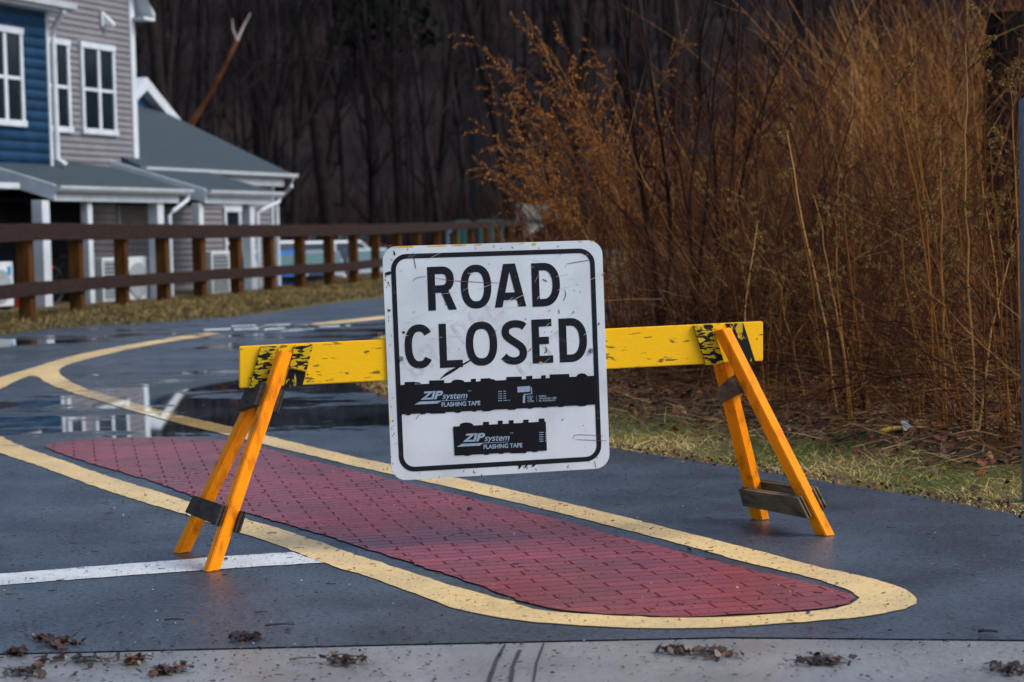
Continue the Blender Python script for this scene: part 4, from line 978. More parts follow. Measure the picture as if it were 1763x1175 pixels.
# ------------------------------------------------------------------ parked cars beyond the fence
def paint(name, c): return mat(name, c, None, rough=.22, coat=.6)
M['car_glass'] = mat('car_glass', (.10, .17, .165), None, rough=.15); M['car_glass_dark'] = mat('car_glass_dark', (.02, .03, .04), None, rough=.06, spec=.8)
def car(px, pbase, d, yaw, label, col, suv=False, glass='car_glass', roofcol=None):
    p = at(px, pbase, d); z = gzz(p.x, p.y)
    r = empty('parked_car', (p.x, p.y, z), label, 'car', 'cars parked in the lot behind the fence')
    c, s_ = math.cos(R_(yaw)), math.sin(R_(yaw)); fx = Vector((c, s_, 0)); fy = Vector((-s_, c, 0))   # fx: nose
    O = Vector((p.x, p.y, z)); P = lambda x, y, zz: O + fx * x + fy * y + Vector((0, 0, zz))
    hgt = 1.68 if suv else 1.46; L2, W2 = 2.2, .88; zb_ = .95 if suv else .84
    prof = [(-L2, .38), (-L2 + .02, .75), (-L2 + .1, zb_), (1.15, zb_ - .02), (L2 - .12, zb_ - .2), (L2, .6), (L2 - .02, .34), (1.75, .28), (-1.8, .28)]
    bm = bmesh.new(); secs = [(-W2, .05), (-W2 + .06, 0), (W2 - .06, 0), (W2, .05)]; rings = []
    for y, ins in secs: rings.append([bm.verts.new(P(x * (1 - ins * .35), y, .28 + (zz - .28) * (1 - ins * 1.6))) for x, zz in prof])
    n = len(prof)
    for a, b in zip(rings, rings[1:]):
        for k in range(n): bm.faces.new((a[k], a[(k + 1) % n], b[(k + 1) % n], b[k]))
    bm.faces.new(rings[0][::-1]); bm.faces.new(rings[-1])
    bmesh.ops.bevel(bm, geom=bm.edges[:], offset=.03, segments=2, affect='EDGES')
    body = from_bm('body', bm, col, r, smooth=True)
    xr0, xr1 = (-2.0, .55) if suv else (-1.3, .35)
    gp = [(xr0 - .08, zb_ - .03), (xr0 + .22, hgt - .08), (xr1, hgt - .06), (xr1 + .75, zb_ - .03)]
    bm = bmesh.new(); A = [bm.verts.new(P(x, -W2 + .06, zz) if zz < hgt - .2 else P(x, -W2 + .2, zz)) for x, zz in gp]; B = [bm.verts.new(P(x, W2 - .06, zz) if zz < hgt - .2 else P(x, W2 - .2, zz)) for x, zz in gp]
    bm.faces.new(A); bm.faces.new(B[::-1])
    for k in range(4): bm.faces.new((A[k], B[k], B[(k + 1) % 4], A[(k + 1) % 4]))
    from_bm('glasshouse', bm, M[glass], r)
    bm = bmesh.new(); add_hexa(bm, [P(xr0 + .14, -W2 + .17, hgt - .09), P(xr1 + .05, -W2 + .17, hgt - .09), P(xr1 + .05, W2 - .17, hgt - .09), P(xr0 + .14, W2 - .17, hgt - .09), P(xr0 + .22, -W2 + .24, hgt), P(xr1 - .05, -W2 + .24, hgt), P(xr1 - .05, W2 - .24, hgt), P(xr0 + .22, W2 - .24, hgt)])
    for y in (-W2 + .08, W2 - .08):     # pillars
        for x0, zz0, x1, zz1 in ((xr1 + .72, zb_ - .02, xr1, hgt - .07), (xr0 - .04, zb_ - .02, xr0 + .2, hgt - .07), (-.55, zb_ - .02, -.5, hgt - .07)):
            y1 = y + (.12 if y < 0 else -.12); add_tube(bm, [P(x0, y, zz0), P(x1, y1, zz1)], .04, 5)
    from_bm('roof', bm, roofcol or col, r)
    for x in (-1.35, 1.38):
        for y in (-W2, W2):
            sg = 1 if y > 0 else -1
            bm = bmesh.new(); add_tube(bm, [P(x, y - sg * .2, .32), P(x, y + sg * .01, .32)], .32, 18); w_ = from_bm('wheel', bm, M['tyre'], r)
            bm = bmesh.new(); add_tube(bm, [P(x, y, .32), P(x, y + sg * .02, .32)], .19, 14); from_bm('rim', bm, M['rim'], w_)
    for y in (-.62, .62):
        bm = bmesh.new(); cbox(bm, P(L2 - .1, y, .66), fx * .16, fy * .34, Vector((0, 0, .14))); from_bm('headlight', bm, M['lamp_clear'], r)
        bm = bmesh.new(); cbox(bm, P(-L2 + .06, y * 1.12, zb_ - .02), fx * .14, fy * .22, Vector((0, 0, .16 if not suv else .22))); from_bm('tail_light', bm, M['lamp_red'], r)
    bm = bmesh.new(); cbox(bm, P(L2 - .02, 0, .5), fx * .08, fy * 1.0, Vector((0, 0, .2))); from_bm('front_grille', bm, M['black_metal'], r)
car(480, 505, 68, -80, 'bright blue hatchback parked nearest the house corner, nose to the fence', paint('paint_blue', (.01, .16, .62)))
car(550, 500, 68, -82, 'dark car with pale green windscreen, third gap right of the house corner', paint('paint_dark', (.018, .025, .04)), roofcol=paint('paint_silverdark', (.25, .28, .30)))
car(634, 498, 70, -80, 'silver car partly hidden by the road sign edge', paint('paint_silver', (.42, .46, .50)))
car(492, 470, 83, 25, 'white van-like car roof showing behind the blue hatchback', paint('paint_white', (.72, .74, .76)), suv=True, glass='car_glass_dark')
car(596, 466, 78, 12, 'white sport utility car with red tail light behind the dark car', paint('paint_white_b', (.78, .78, .78)), suv=True, glass='car_glass_dark')
car(600, 462, 92, 10, 'crimson car whose roof shows above the white utility car', paint('paint_red', (.38, .03, .07)), suv=True)

# green steel container, shed, lamp post, hydrant marker
p0 = at(785, 420, 84); gx = gzz(p0.x, 84)
bm = bmesh.new(); add_box(bm, Vector((p0.x, 84, gx - .3)), Vector((2.1, .4, 0)), Vector((-.3, 2.2, 0)), Vector((0, 0, 2.35 - gx + .3 - .1)))
for k in range(9): x_ = p0.x + .1 + k * .24; add_box(bm, Vector((x_, 84 + k * .045 - .07, gx)), Vector((.07, .013, 0)), Vector((0, .07, 0)), Vector((0, 0, 2.1 - gx)))
tagset(from_bm('steel_container', bm, M['green_steel']), 'dark teal ribbed steel container standing behind the far fence', 'container')
sh = at(905, 420, 92); gsx = gzz(sh.x, 92)
shed = empty('garden_shed', (sh.x, 92, gsx), 'small far shed with white gable and grey roof behind the weeds', 'shed')
zr0 = at(865, 378, 92).z; zr1 = at(885, 356, 92).z; xl = at(861, 378, 92).x; xm = at(887, 356, 92).x; xr = at(908, 378, 92).x; xe = at(950, 378, 92).x
bm = bmesh.new(); add_prism(bm, [(xl + .15, 92, gsx - .3), (xr - .15, 92, gsx - .3), (xr - .15, 92, zr0), (xm, 92, zr1 - .1), (xl + .15, 92, zr0)], Vector((1.6, 3.4, 0))); from_bm('wall', bm, M['white_unit'], shed)
for a_, b_ in ((xl, xm), (xr, xm)):
    bm = bmesh.new(); z0_, z1_ = zr0 - .05, zr1; o_ = 91.8
    add_prism(bm, [(a_, o_, z0_), (b_, o_, z1_), (b_, o_, z1_ + .1), (a_, o_, z0_ + .1)], Vector((1.9, 4.0, 0))); from_bm('roof', bm, M['shed_roof'] if 'shed_roof' in M else M.setdefault('shed_roof', mat('shed_roof', (.16, .18, .17), (.11, .13, .12), 3, .7)), shed)
bm = bmesh.new(); cbox(bm, (xm + .1, 91.96, (gsx + zr0) / 2), Vector((.7, 0, 0)), Vector((0, .06, 0)), Vector((0, 0, zr0 - gsx - .3))); from_bm('door', bm, M['dark'], shed)
lx = at(816, 400, 78); lz = gzz(lx.x, 78)
lamp = empty('lamp_post', (lx.x, 78, lz), 'black square lamp post with one long flat arm to the left', 'lamp post')
ztop = at(817, 224, 78).z
bm = bmesh.new(); cbox(bm, (lx.x, 78, (ztop + lz) / 2), Vector((.27, 0, 0)), Vector((0, .27, 0)), Vector((0, 0, ztop - lz))); from_bm('pole', bm, M['black_metal'], lamp)
xa = at(775, 228, 78).x; bm = bmesh.new(); cbox(bm, ((lx.x + xa) / 2 - .1, 78, ztop - .1), Vector((lx.x - xa, 0, .0)), Vector((0, .3, 0)), Vector((0, 0, .16))); from_bm('lamp_head', bm, M['black_metal'], lamp)
mk = at(771, 420, 70); mz = gzz(mk.x, 70); mt_ = at(771, 398, 70).z
bm = bmesh.new(); add_tube(bm, [Vector((mk.x, 70, mz)), Vector((mk.x, 70, mt_))], .06, 8); add_tube(bm, [Vector((mk.x, 70, mt_ - .06)), Vector((mk.x + .2, 70, mt_ - .04))], .07, 8)
tagset(from_bm('pipe_standpost', bm, M['grey_metal']), 'thin pale blue pipe post standing behind the fence beside the container', 'post')

# ------------------------------------------------------------------ grass, leaf litter, grit
def gv(X, Y): return np.stack([X, Y, ground_z(X, Y)], -1)
M['grass'] = ramp_mat('grass_blade', [(0, (.035, .10, .010)), (.28, (.11, .16, .022)), (.5, (.32, .25, .075)), (1, (.58, .44, .19))], .6, .25, gain=1.25)
M['grass_far'] = ramp_mat('far_grass_blade', [(0, (.045, .06, .012)), (.35, (.13, .10, .025)), (.7, (.26, .165, .055)), (1, (.36, .24, .09))], .6, .2, sat=.9, gain=1.0)
M['leaf'] = ramp_mat('fallen_leaf', [(0, (.018, .009, .008)), (.45, (.060, .020, .010)), (.75, (.13, .038, .012)), (.92, (.22, .10, .04)), (1, (.30, .20, .13))], .55, .3, gain=1.7)
M['leaf_dark'] = ramp_mat('soaked_leaf', [(0, (.012, .008, .006)), (.5, (.055, .026, .014)), (.85, (.12, .042, .016)), (1, (.14, .07, .04))], .4, .4, sat=1.0, gain=1.0)
M['straw'] = ramp_mat('dry_straw', [(0, (.06, .035, .015)), (.5, (.17, .10, .035)), (1, (.38, .26, .12))], .6, .25)
M['grit'] = ramp_mat('road_grit', [(0, (.006, .006, .007)), (.85, (.03, .028, .028)), (.95, (.10, .07, .04)), (1, (.40, .40, .38))], .6, .3)

def verge_pts(n, x0, x1, y0, y1, smin, smax):
    X = rng.uniform(x0, x1, n * 4); Y = rng.uniform(y0, y1, n * 4); s = road_sd(X, Y)
    k = (s > smin) & (s < smax); return X[k][:n], Y[k][:n], s[k][:n]
def patch(X, Y, f=1.0, ph=0):
    return .5 + .25 * np.sin(X * 2.3 * f + 1.3 * Y * f + ph) + .25 * np.sin(-1.7 * X * f + 2.9 * Y * f + 2 * ph + 1)
# near right verge
parts = []
X, Y, s = verge_pts(72000, -2.2, 5.5, 8.2, 24, -.05, 1.9)
keep = rng.uniform(0, 1, len(X)) < np.clip(1.35 - s / 1.15, .03, 1) * (.4 + .7 * patch(X, Y, 1.4, .5)); X, Y, s = X[keep], Y[keep], s[keep]
h = rng.uniform(.02, .075, len(X)) * (.55 + .7 * patch(X, Y, 2.0))
h = np.where(s < .12, h * .45, h)
D = np.stack([rng.normal(0, .6, len(X)) * h, rng.normal(0, .6, len(X)) * h, h], -1); bd = np.stack([rng.normal(0, .8, len(X)) * h, rng.normal(-.1, .8, len(X)) * h, -h * rng.uniform(0, .7, len(X))], -1)
V, F, ix = blades(gv(X, Y), D, rng.uniform(.003, .006, len(X)), bd, 2)
gr = np.clip(.95 * (1 - patch(X, Y, 1.3, 1.7)) - .05 + rng.normal(.12, .2, len(X)) + np.where(s < .75, .14, -.2), 0, 1)
tagset(arr_mesh('grass_verge', V, F, M['grass'], rnd=gr[ix]), 'short wet grass, green and straw coloured, between the path and the leaf litter', 'grass', kind='stuff')
# left verge
X, Y, s = verge_pts(60000, -15, 1.5, 18, 52, -.02, 3.4)
keep = (X < fence_x(Y) + 2.6) & (X > fence_x(Y) - 1.6); X, Y, s = X[keep], Y[keep], s[keep]
h = rng.uniform(.05, .13, len(X)) * np.where(s < .5, .6, 1)
D = np.stack([rng.normal(0, .4, len(X)) * h, rng.normal(0, .4, len(X)) * h, h], -1); bd = np.stack([rng.normal(0, .6, len(X)) * h, rng.normal(-.1, .6, len(X)) * h, -h * rng.uniform(0, .6, len(X))], -1)
V, F, ix = blades(gv(X, Y), D, rng.uniform(.012, .022, len(X)), bd, 2)
gr = np.clip(rng.normal(.62, .2, len(X)) - np.where(s < .7, .28, 0) * rng.uniform(0, 1, len(X)) - .25 * (1 - patch(X, Y, .5)), 0, 1)
tagset(arr_mesh('grass_strip', V, F, M['grass_far'], rnd=gr[ix]), 'rough tawny grass strip below the timber fence along the far kerb', 'grass', kind='stuff')
# leaf litter under the thicket
X, Y, s = verge_pts(64000, -.5, 9.5, 8.2, 23, .35, 7)
keep = rng.uniform(0, 1, len(X)) < np.clip((s - .6) / .9, .02, 1); X, Y = X[keep], Y[keep]
C = gv(X, Y); C[:, 2] += rng.uniform(.0, .045, len(X)); nr = np.stack([rng.normal(0, .5, len(X)), rng.normal(-.15, .5, len(X)), np.ones(len(X))], -1)
V, F, ix = curls(C, .022 + .07 * rng.beta(1.2, 3, len(X)), nr); lr = rng.beta(1.6, 2.2, len(X))
tagset(arr_mesh('leaf_litter', V, F, M['leaf'], rnd=lr[ix]), 'wet brown fallen leaves covering the ground under the weeds', 'leaves', kind='stuff')
# crumbs of bark and leaf along the pavement edge
X, Y, s = verge_pts(9000, -1.5, 4.2, 8.2, 20, -.05, .16)
C = gv(X, Y); C[:, 2] = np.interp(Y, NY, NZ) + rng.uniform(.006, .02, len(X))
V, F, ix = curls(C, rng.uniform(.008, .028, len(X))); tagset(arr_mesh('edge_debris', V, F, M['leaf'], rnd=rng.uniform(0, .9, len(X))[ix]), 'bark crumbs and leaf bits washed against the pavement edge', 'debris', kind='stuff')
# straw lying about on the litter
X, Y, s = verge_pts(7500, .3, 6.5, 8.4, 20, .6, 4.5)
B = gv(X, Y); B[:, 2] += rng.uniform(.01, .10, len(X)); a = rng.uniform(0, 6.28, len(X)); l = rng.uniform(.06, .38, len(X))
D = np.stack([np.cos(a) * l, np.sin(a) * l, rng.uniform(-.05, .35, len(X)) * l], -1)
V, F, ix = blades(B, D, rng.uniform(.003, .007, len(X)), rng.normal(0, .03, (len(X), 3)), 2)
tagset(arr_mesh('loose_straw', V, F, M['straw'], rnd=rng.uniform(0, 1, len(X))[ix]), 'broken dry straw strewn over the leaf litter', 'straw', kind='stuff')
# grit on the road
def stones(n, x0, x1, y0, y1, smin, smax, sel=None):
    X = rng.uniform(x0, x1, n); Y = rng.uniform(y0, y1, n); s = road_sd(X, Y) if sel is None else None
    k = (s < -.05) if sel is None else sel(X, Y); X, Y = X[k], Y[k]
    sz = smin + (smax - smin) * rng.beta(1, 7, len(X)); z = np.interp(Y, NY, NZ) + .010
    base = np.array([(1, 0, 0), (0, 1, 0), (-1, 0, 0), (0, -1, 0), (0, 0, 1)], float)
    st = rng.uniform(.6, 1.5, (len(X), 5, 1)); a = rng.uniform(0, 6.28, len(X)); ca, sa = np.cos(a)[:, None], np.sin(a)[:, None]
    b = base[None] * st; bx = b[..., 0] * ca - b[..., 1] * sa; by = b[..., 0] * sa + b[..., 1] * ca
    V = np.stack([X[:, None] + bx * sz[:, None], Y[:, None] + by * sz[:, None] * .8, z[:, None] + b[..., 2] * sz[:, None] * .7 * rng.uniform(.3, 1, (len(X), 1))], -1)
    idx = np.arange(len(X) * 5).reshape(-1, 5)
    F = np.concatenate([idx[:, [0, 1, 4]], idx[:, [1, 2, 4]], idx[:, [2, 3, 4]], idx[:, [3, 0, 4]]], 1).reshape(-1, 3)
    return V.reshape(-1, 3), F, np.repeat(np.arange(len(X)), 4)
pp = [stones(16000, -2.6, 3.4, 6.0, 12.0, .0022, .011), stones(1500, -4, 3, 11.5, 17, .003, .010), stones(900, -2.2, 2.4, 5.9, 6.7, .003, .015, lambda X, Y: np.ones(len(X), bool)), stones(260, -1.9, -.2, 5.9, 7.3, .004, .020, lambda X, Y: np.ones(len(X), bool))]
V, F, ix = merge(pp); g_ = rng.uniform(0, 1, len(F) // 4 + 1) ** 1.3
tagset(arr_mesh('road_grit', V, F, M['grit'], rnd=np.repeat(g_, 4)[:len(F)]), 'fine dark grit scattered over the wet path and kerb concrete', 'grit', kind='stuff')
n = 900; X = rng.uniform(-2.6, 2.6, n); Y = rng.uniform(6.0, 12, n); k = road_sd(X, Y) < 0; k |= Y < 6.7; X, Y = X[k], Y[k]; n = len(X)
B = np.stack([X, Y, np.interp(Y, NY, NZ) + .012], -1); a = rng.normal(0, .6, n); l = rng.uniform(.008, .05, n) * rng.uniform(.3, 1, n)
P = np.stack([B, B + np.stack([np.cos(a) * l * .5, np.sin(a) * l * .5, rng.uniform(0, .003, n)], -1), B + np.stack([np.cos(a + .3) * l, np.sin(a + .3) * l, np.zeros(n)], -1)], 1)
V, F, ix = tubes(P, np.repeat(rng.uniform(.0008, .0022, (n, 1)), 3, 1), 4)
tagset(arr_mesh('twig_crumbs', V, F, M['leaf'], rnd=rng.uniform(0, .5, n)[ix]), 'tiny twig crumbs and needles over the wet path', 'debris', kind='stuff')

# single pieces of debris in front
M['twig'] = mat('wet_twig', (.040, .020, .012), (.018, .010, .008), 30, .5)
def leaf_clump(x, y, wd, n, label, col=(.0, .7)):
    p = gnd(x, y); z = gz(p.y) + .006
    r = empty('leaf_clump', (p.x, p.y, z), label, 'leaves', 'leaf clumps on the kerb concrete')
    wd *= .85
    C = np.stack([p.x + rng.normal(0, wd * .30, n), p.y + rng.normal(0, wd * .30, n), z + rng.uniform(.002, .013, n)], -1)
    V, F, ix = curls(C, rng.uniform(.010, .040, n), np.stack([rng.normal(0, .6, n), rng.normal(-.15, .45, n), np.ones(n)], -1))
    arr_mesh('leaves', V, F, M['leaf_dark'], r, rnd=rng.uniform(col[0], col[1], n)[ix])
    m_ = max(3, n // 6); a = rng.normal(0, .5, m_); l = rng.uniform(.3, .9, m_) * wd; B = np.stack([p.x - l / 2 + rng.normal(0, wd * .2, m_), p.y + rng.normal(0, wd * .1, m_), z + rng.uniform(.003, .015, m_)], -1)
    P = np.stack([B, B + np.stack([l * .5, a * l * .2, rng.uniform(0, .008, m_)], -1), B + np.stack([l, a * l * .5, np.zeros(m_)], -1)], 1)
    V, F, ix = tubes(P, np.repeat(rng.uniform(.001, .0022, (m_, 1)), 3, 1), 4); arr_mesh('stem', V, F, M['twig'], r)
leaf_clump(428, 1103, .12, 46, 'mossy leaf clump on asphalt, midway along the kerb joint', (0, .6))
leaf_clump(292, 1160, .13, 60, 'dark leaf clump on concrete with green moss, below the barricade leg')
leaf_clump(232, 1143, .12, 40, 'rusty orange curled leaf clump on the kerb concrete', (.5, .9))
leaf_clump(102, 1112, .13, 46, 'dark brown leaf clump at the kerb joint, second from the picture edge')
leaf_clump(70, 1105, .05, 14, 'small brown leaf ball beside the kerb joint')
leaf_clump(25, 1128, .10, 34, 'moss and twig clump at the picture edge on the kerb joint', (0, .4))
leaf_clump(78, 1143, .07, 18, 'small brown leaf scrap on concrete below the joint')
leaf_clump(40, 1164, .14, 40, 'long dark leaf and twig clump low at the picture corner', (0, .4))
leaf_clump(150, 1142, .16, 34, 'flattened twig and leaf smear on the concrete', (0, .5))
leaf_clump(594, 1143, .14, 54, 'long reddish brown leaf heap alone on the concrete')
leaf_clump(1165, 1125, .15, 40, 'leaf debris line on concrete right of the sealed seams')
leaf_clump(1232, 1130, .13, 46, 'reddish leaf heap trailing twigs on the concrete', (.1, .8))
leaf_clump(1412, 1143, .20, 60, 'longest dark bark and leaf heap on the concrete', (0, .6))
leaf_clump(1740, 1157, .14, 36, 'dark leaf heap at the bottom corner by the picture edge', (0, .5))
def twig(x, y, l, a, r_, label, name='twig'):
    p = gnd(x, y); z = gz(p.y) + .010 + r_
    c, s_ = math.cos(R_(a)), math.sin(R_(a)); bm = bmesh.new()
    P = [Vector((p.x + c * l * (t - .5) + rng.normal(0, .003), p.y + s_ * l * (t - .5), z + .004 * math.sin(3 * t))) for t in np.linspace(0, 1, 6)]
    add_tube(bm, P, r_, 7, r_ * .6)
    add_tube(bm, [P[2], P[2] + Vector((c * .3 - s_ * .5, s_ * .3 + c * .5, .1)) * l * .22], r_ * .5, 5)
    o = from_bm(name, bm, M['twig']); tagset(o, label, 'twig', 'broken twigs on the road')
twig(482, 1083, .10, 3, .0045, 'short thick brown twig piece on asphalt below the white line')
twig(300, 1074, .08, -8, .004, 'brown twig stub on asphalt left of the lower leg')
twig(195, 1078, .05, 12, .002, 'thin pale splinter on asphalt left of the brown stub')
twig(520, 1141, .09, 12, .003, 'thin forked twig on the concrete beside the long leaf heap')
twig(1700, 1096, .07, -20, .007, 'stubby bark stick on the kerb joint near the picture edge')
twig(1100, 956, .06, 2, .003, 'small dark twig lying on the red bricks')
def stone(x, y, r_, label):
    p = gnd(x, y); bm = bmesh.new(); bmesh.ops.create_icosphere(bm, subdivisions=2, radius=r_)
    for v in bm.verts: v.co *= 1 + .22 * math.sin(v.co.x * 300 + v.co.y * 411) ; v.co.z *= .62
    bmesh.ops.translate(bm, verts=bm.verts, vec=Vector((p.x, p.y, gz(p.y) + .010 + r_ * .5)))
    tagset(from_bm('stone', bm, M['seal']), label, 'stone', 'dark stones on the path')
stone(809, 881, .014, 'dark stone alone on the red bricks under the sign')
stone(1189, 951, .014, 'dark stone on the asphalt strip beside the brick edge')
stone(389, 967.5, .009, 'dark stone on the white line beside the near leg')
stone(1391, 1061, .008, 'dark stone at the tip of the brick on the yellow line')

# litter on the verge
p = gnd(1535, 768); zz = gzz(p.x, p.y) + .03; bm = bmesh.new()
P = [Vector((p.x - .075 + .15 * t, p.y, zz + .025 * t + .012 * math.sin(3.1 * t))) for t in np.linspace(0, 1, 7)]
rings = add_tube(bm, P, .020, 10, .014)
M['yellow_peel'] = mat('yellow_peel', (.72, .45, .04), (.35, .20, .03), 25, .5)
lr_ = empty('litter_scrap', (p.x, p.y, zz), 'yellow curled scrap with a pale grey flap on the wet grass edge', 'litter'); from_bm('roll', bm, M['yellow_peel'], lr_, True)
bm = bmesh.new(); V, F, ix = curls(np.array([[p.x + .085, p.y + .01, zz + .04]]), [.09], np.array([[.2, -1, .4]])); arr_mesh('flap', V, F, mat('grey_flap', (.22, .27, .29), None, rough=.6), lr_)
p = gnd(1300, 655); V, F, ix = curls(np.array([[p.x, p.y, gzz(p.x, p.y) + .08], [p.x + .04, p.y, gzz(p.x, p.y) + .06]]), [.11, .07], np.array([[.1, -1, .6], [-.3, -1, .5]]))
tagset(arr_mesh('paper_scrap', V, F, mat('white_scrap', (.5, .58, .65), None, rough=.6)), 'white crumpled paper scrap among dark stems behind the right trestle', 'litter')

# metal post at the picture edge and the black trunk behind it
pb = gnd(1765, 862); ztp = at(1759, 170, pb.y).z; bm = bmesh.new(); xq = at(1760, 500, pb.y).x
cbox(bm, (xq + .055, pb.y, ztp / 2), Vector((.11, 0, 0)), Vector((0, .09, 0)), Vector((0, 0, ztp))); bmesh.ops.bevel(bm, geom=bm.edges[:], offset=.006, segments=2, affect='EDGES')
tagset(from_bm('metal_post', bm, M['grey_metal']), 'blue-grey metal post standing at the edge of the weeds, cut by the picture edge', 'post')

# ------------------------------------------------------------------ branching plants
def branch(p, d, L_, r0, k, wob, droop=0.0, r1=None):
    P = [np.array(p, float)]; d = np.array(d, float); d /= np.linalg.norm(d); st = L_ / (k - 1)
    for i in range(k - 1):
        d = d + rng.normal(0, wob, 3) + np.array([0, 0, -droop]); d /= np.linalg.norm(d); P.append(P[-1] + d * st)
    return np.array(P), np.linspace(r0, r0 * .25 if r1 is None else r1, k)
def rot_off(d, ang_):
    d = np.array(d, float); d /= np.linalg.norm(d); r = rng.normal(size=3); r -= r @ d * d; r /= np.linalg.norm(r)
    return d * math.cos(ang_) + r * math.sin(ang_)
def grow(p, d, L_, r0, lv, nb=(6, 5, 4), k=9, wob=.05, ang_=.6, up=.15, ratio=.5, start=.3):
    out = [[] for _ in range(lv + 1)]
    def rec(p, d, L_, r, l):
        P, Rr = branch(p, d, L_, r, k, wob, -up * .15 if l else 0)
        out[l].append((P, Rr))
        if l == lv: return
        for j in range(nb[l]):
            t = start + (1 - start) * (j + rng.uniform(0, 1)) / nb[l]; i = min(int(t * (k - 1)), k - 2)
            dd = P[i + 1] - P[i]; nd = rot_off(dd, ang_ * rng.uniform(.6, 1.3)); nd[2] += up
            rec(P[i], nd, L_ * ratio * rng.uniform(.6, 1.15) * (1.15 - .5 * t), Rr[i] * .55, l + 1)
    rec(p, d, L_, r0, 0); return out
def lv_mesh(name, items, mt, parent, n=5, rnd=None):
    P = np.array([a for a, b in items]); Rr = np.array([b for a, b in items]); V, F, ix = tubes(P, Rr, n)
    return arr_mesh(name, V, F, mt, parent, rnd=None if rnd is None else rng.uniform(*rnd, len(P))[ix], smooth=True)

# big trees in front of the woods
def tree(px, d, base_y, H_, lean, r0, label, mt='bark', nb=(9, 6, 5), fork=None, wob=.035, ang_=.55, start=.35, lv=3):
    q = at(px, base_y, d); z = gzz(q.x, d) - .2
    r = empty('bare_tree', (q.x, d, z), label, 'tree', 'bare trees before the wood')
    o = grow((q.x, d, z), (lean[0], lean[1], 1), H_, r0, lv, nb, 10, wob, ang_, .25, .48, start)
    trunks = o[0]
    lv_mesh('trunk', trunks, M[mt], r, 9)
    lv_mesh('crown', o[1], M[mt], r, 5)
    for l in range(2, lv + 1): lv_mesh('twigs', o[l], M[mt], r, 3)
tree(302, 62, 395, 17, (.01, 0), .30, 'dark forked tree rising straight behind the low roof', start=.32)
tree(578, 88, 395, 22, (-.12, 0), .36, 'thick dark trunk curving up to the left, tallest of the wood edge', wob=.03)
tree(640, 90, 398, 18, (.03, 0), .26, 'dark straight tree right of the thick curving trunk')
tree(690, 92, 398, 19, (-.03, 0), .22, 'slim dark tree standing before the gap with pale light')
tree(745, 94, 396, 18, (.08, 0), .24, 'slim tree leaning right, left of the lamp post')
tree(430, 70, 398, 15, (.05, 0), .18, 'thin tree whose twigs show above the roof slope')
tree(500, 84, 398, 18, (.05, 0), .2, 'thin dark tree beyond the roof corner')
tree(880, 88, 396, 20, (-.05, 0), .3, 'tall dark tree behind the feathery weeds')
tree(1010, 84, 396, 20, (.04, 0), .32, 'tall dark tree behind the dark upright stems')
tree(1180, 86, 396, 20, (-.03, 0), .3, 'tall dark tree above the golden thicket')
tree(255, 56, 395, 16, (-.16, 0), .22, 'black tree leaning left behind the gable')
# snapped orange tree
q0, q1, q2, q3 = at(318, 232, 58), at(385, 118, 58), at(408, 70, 58), at(432, 22, 58)
zb0 = gzz(at(250, 400, 58).x, 58)
r = empty('snapped_tree', (at(240, 400, 58).x, 58, zb0), 'snapped orange-barked tree leaning right with a pale splintered tip', 'tree')
bm = bmesh.new(); add_tube(bm, [Vector((at(240, 400, 58).x, 58, zb0)), at(285, 292, 58), q0, at(360, 165, 58), q1, q2], .10, 8, .065); from_bm('trunk', bm, M['orange_wood'], r, True)
bm = bmesh.new(); add_tube(bm, [q2, at(420, 44, 58), q3], .055, 6, .012); add_tube(bm, [q2, at(401, 50, 58), at(400, 33, 58)], .03, 6, .012); from_bm('splintered_tip', bm, M['pale_wood'], r)
bm = bmesh.new(); add_tube(bm, [at(345, 205, 58), at(430, 150, 58.5), at(505, 88, 59)], .06, 6, .02); add_tube(bm, [at(345, 232, 58), at(440, 110, 58.5), at(540, 100, 59), at(600, 120, 60)], .06, 6, .015); from_bm('branch', bm, M['bark'], r)

# the wood itself: many thin stems with twigs up the slope
items, tw = [], []
n = 720
for i in range(n):
    Y = 88 + 80 * rng.uniform(0, 1) ** 1.3; X = rng.uniform(-.36, .36) * Y; z = gzz(X, Y); h_ = rng.uniform(9, 19)
    P, Rr = branch((X, Y, z - .3), (rng.normal(0, .06), 0, 1), h_, rng.uniform(.06, .2), 6, .03); items.append((P, Rr))
    for j in range(9):
        k_ = rng.integers(1, 5); d = rot_off(P[k_] - P[k_ - 1], rng.uniform(.5, 1)); d[2] += .3
        Q, Sr = branch(P[k_], d, rng.uniform(1.5, 5), Rr[k_] * .45, 6, .1); tw.append((Q, Sr))
P = np.array([a for a, b in items + tw]); Rr = np.array([b for a, b in items + tw]); V, F, ix = tubes(P, Rr, 4)
M['wood_stems'] = ramp_mat('wood_stems', [(0, (.011, .009, .011)), (.6, (.022, .018, .020)), (1, (.040, .033, .036))], .95, .03, gain=1.0)
tagset(arr_mesh('woods', V, F, M['wood_stems'], rnd=rng.uniform(0, 1, len(P))[ix]), 'dense dark leafless wood climbing the slope behind everything', 'woods', kind='stuff')
n = 9000; Y = 86 + 75 * rng.uniform(0, 1, n) ** 1.4; X = rng.uniform(-.35, .35, n) * Y; B = gv(X, Y)
h = rng.uniform(.8, 3.2, n); P = np.stack([B, B + np.stack([rng.normal(0, .2, n), rng.normal(0, .2, n), h * .5], -1), B + np.stack([rng.normal(0, .5, n), rng.normal(0, .3, n), h], -1)], 1)
V, F, ix = tubes(P, np.array([.05, .03, .01])[None] * rng.uniform(.4, 1, (n, 1)), 3)
M['brush'] = ramp_mat('undergrowth', [(0, (.020, .013, .012)), (.7, (.038, .020, .016)), (1, (.062, .030, .022))], .95, .03, gain=1.0)
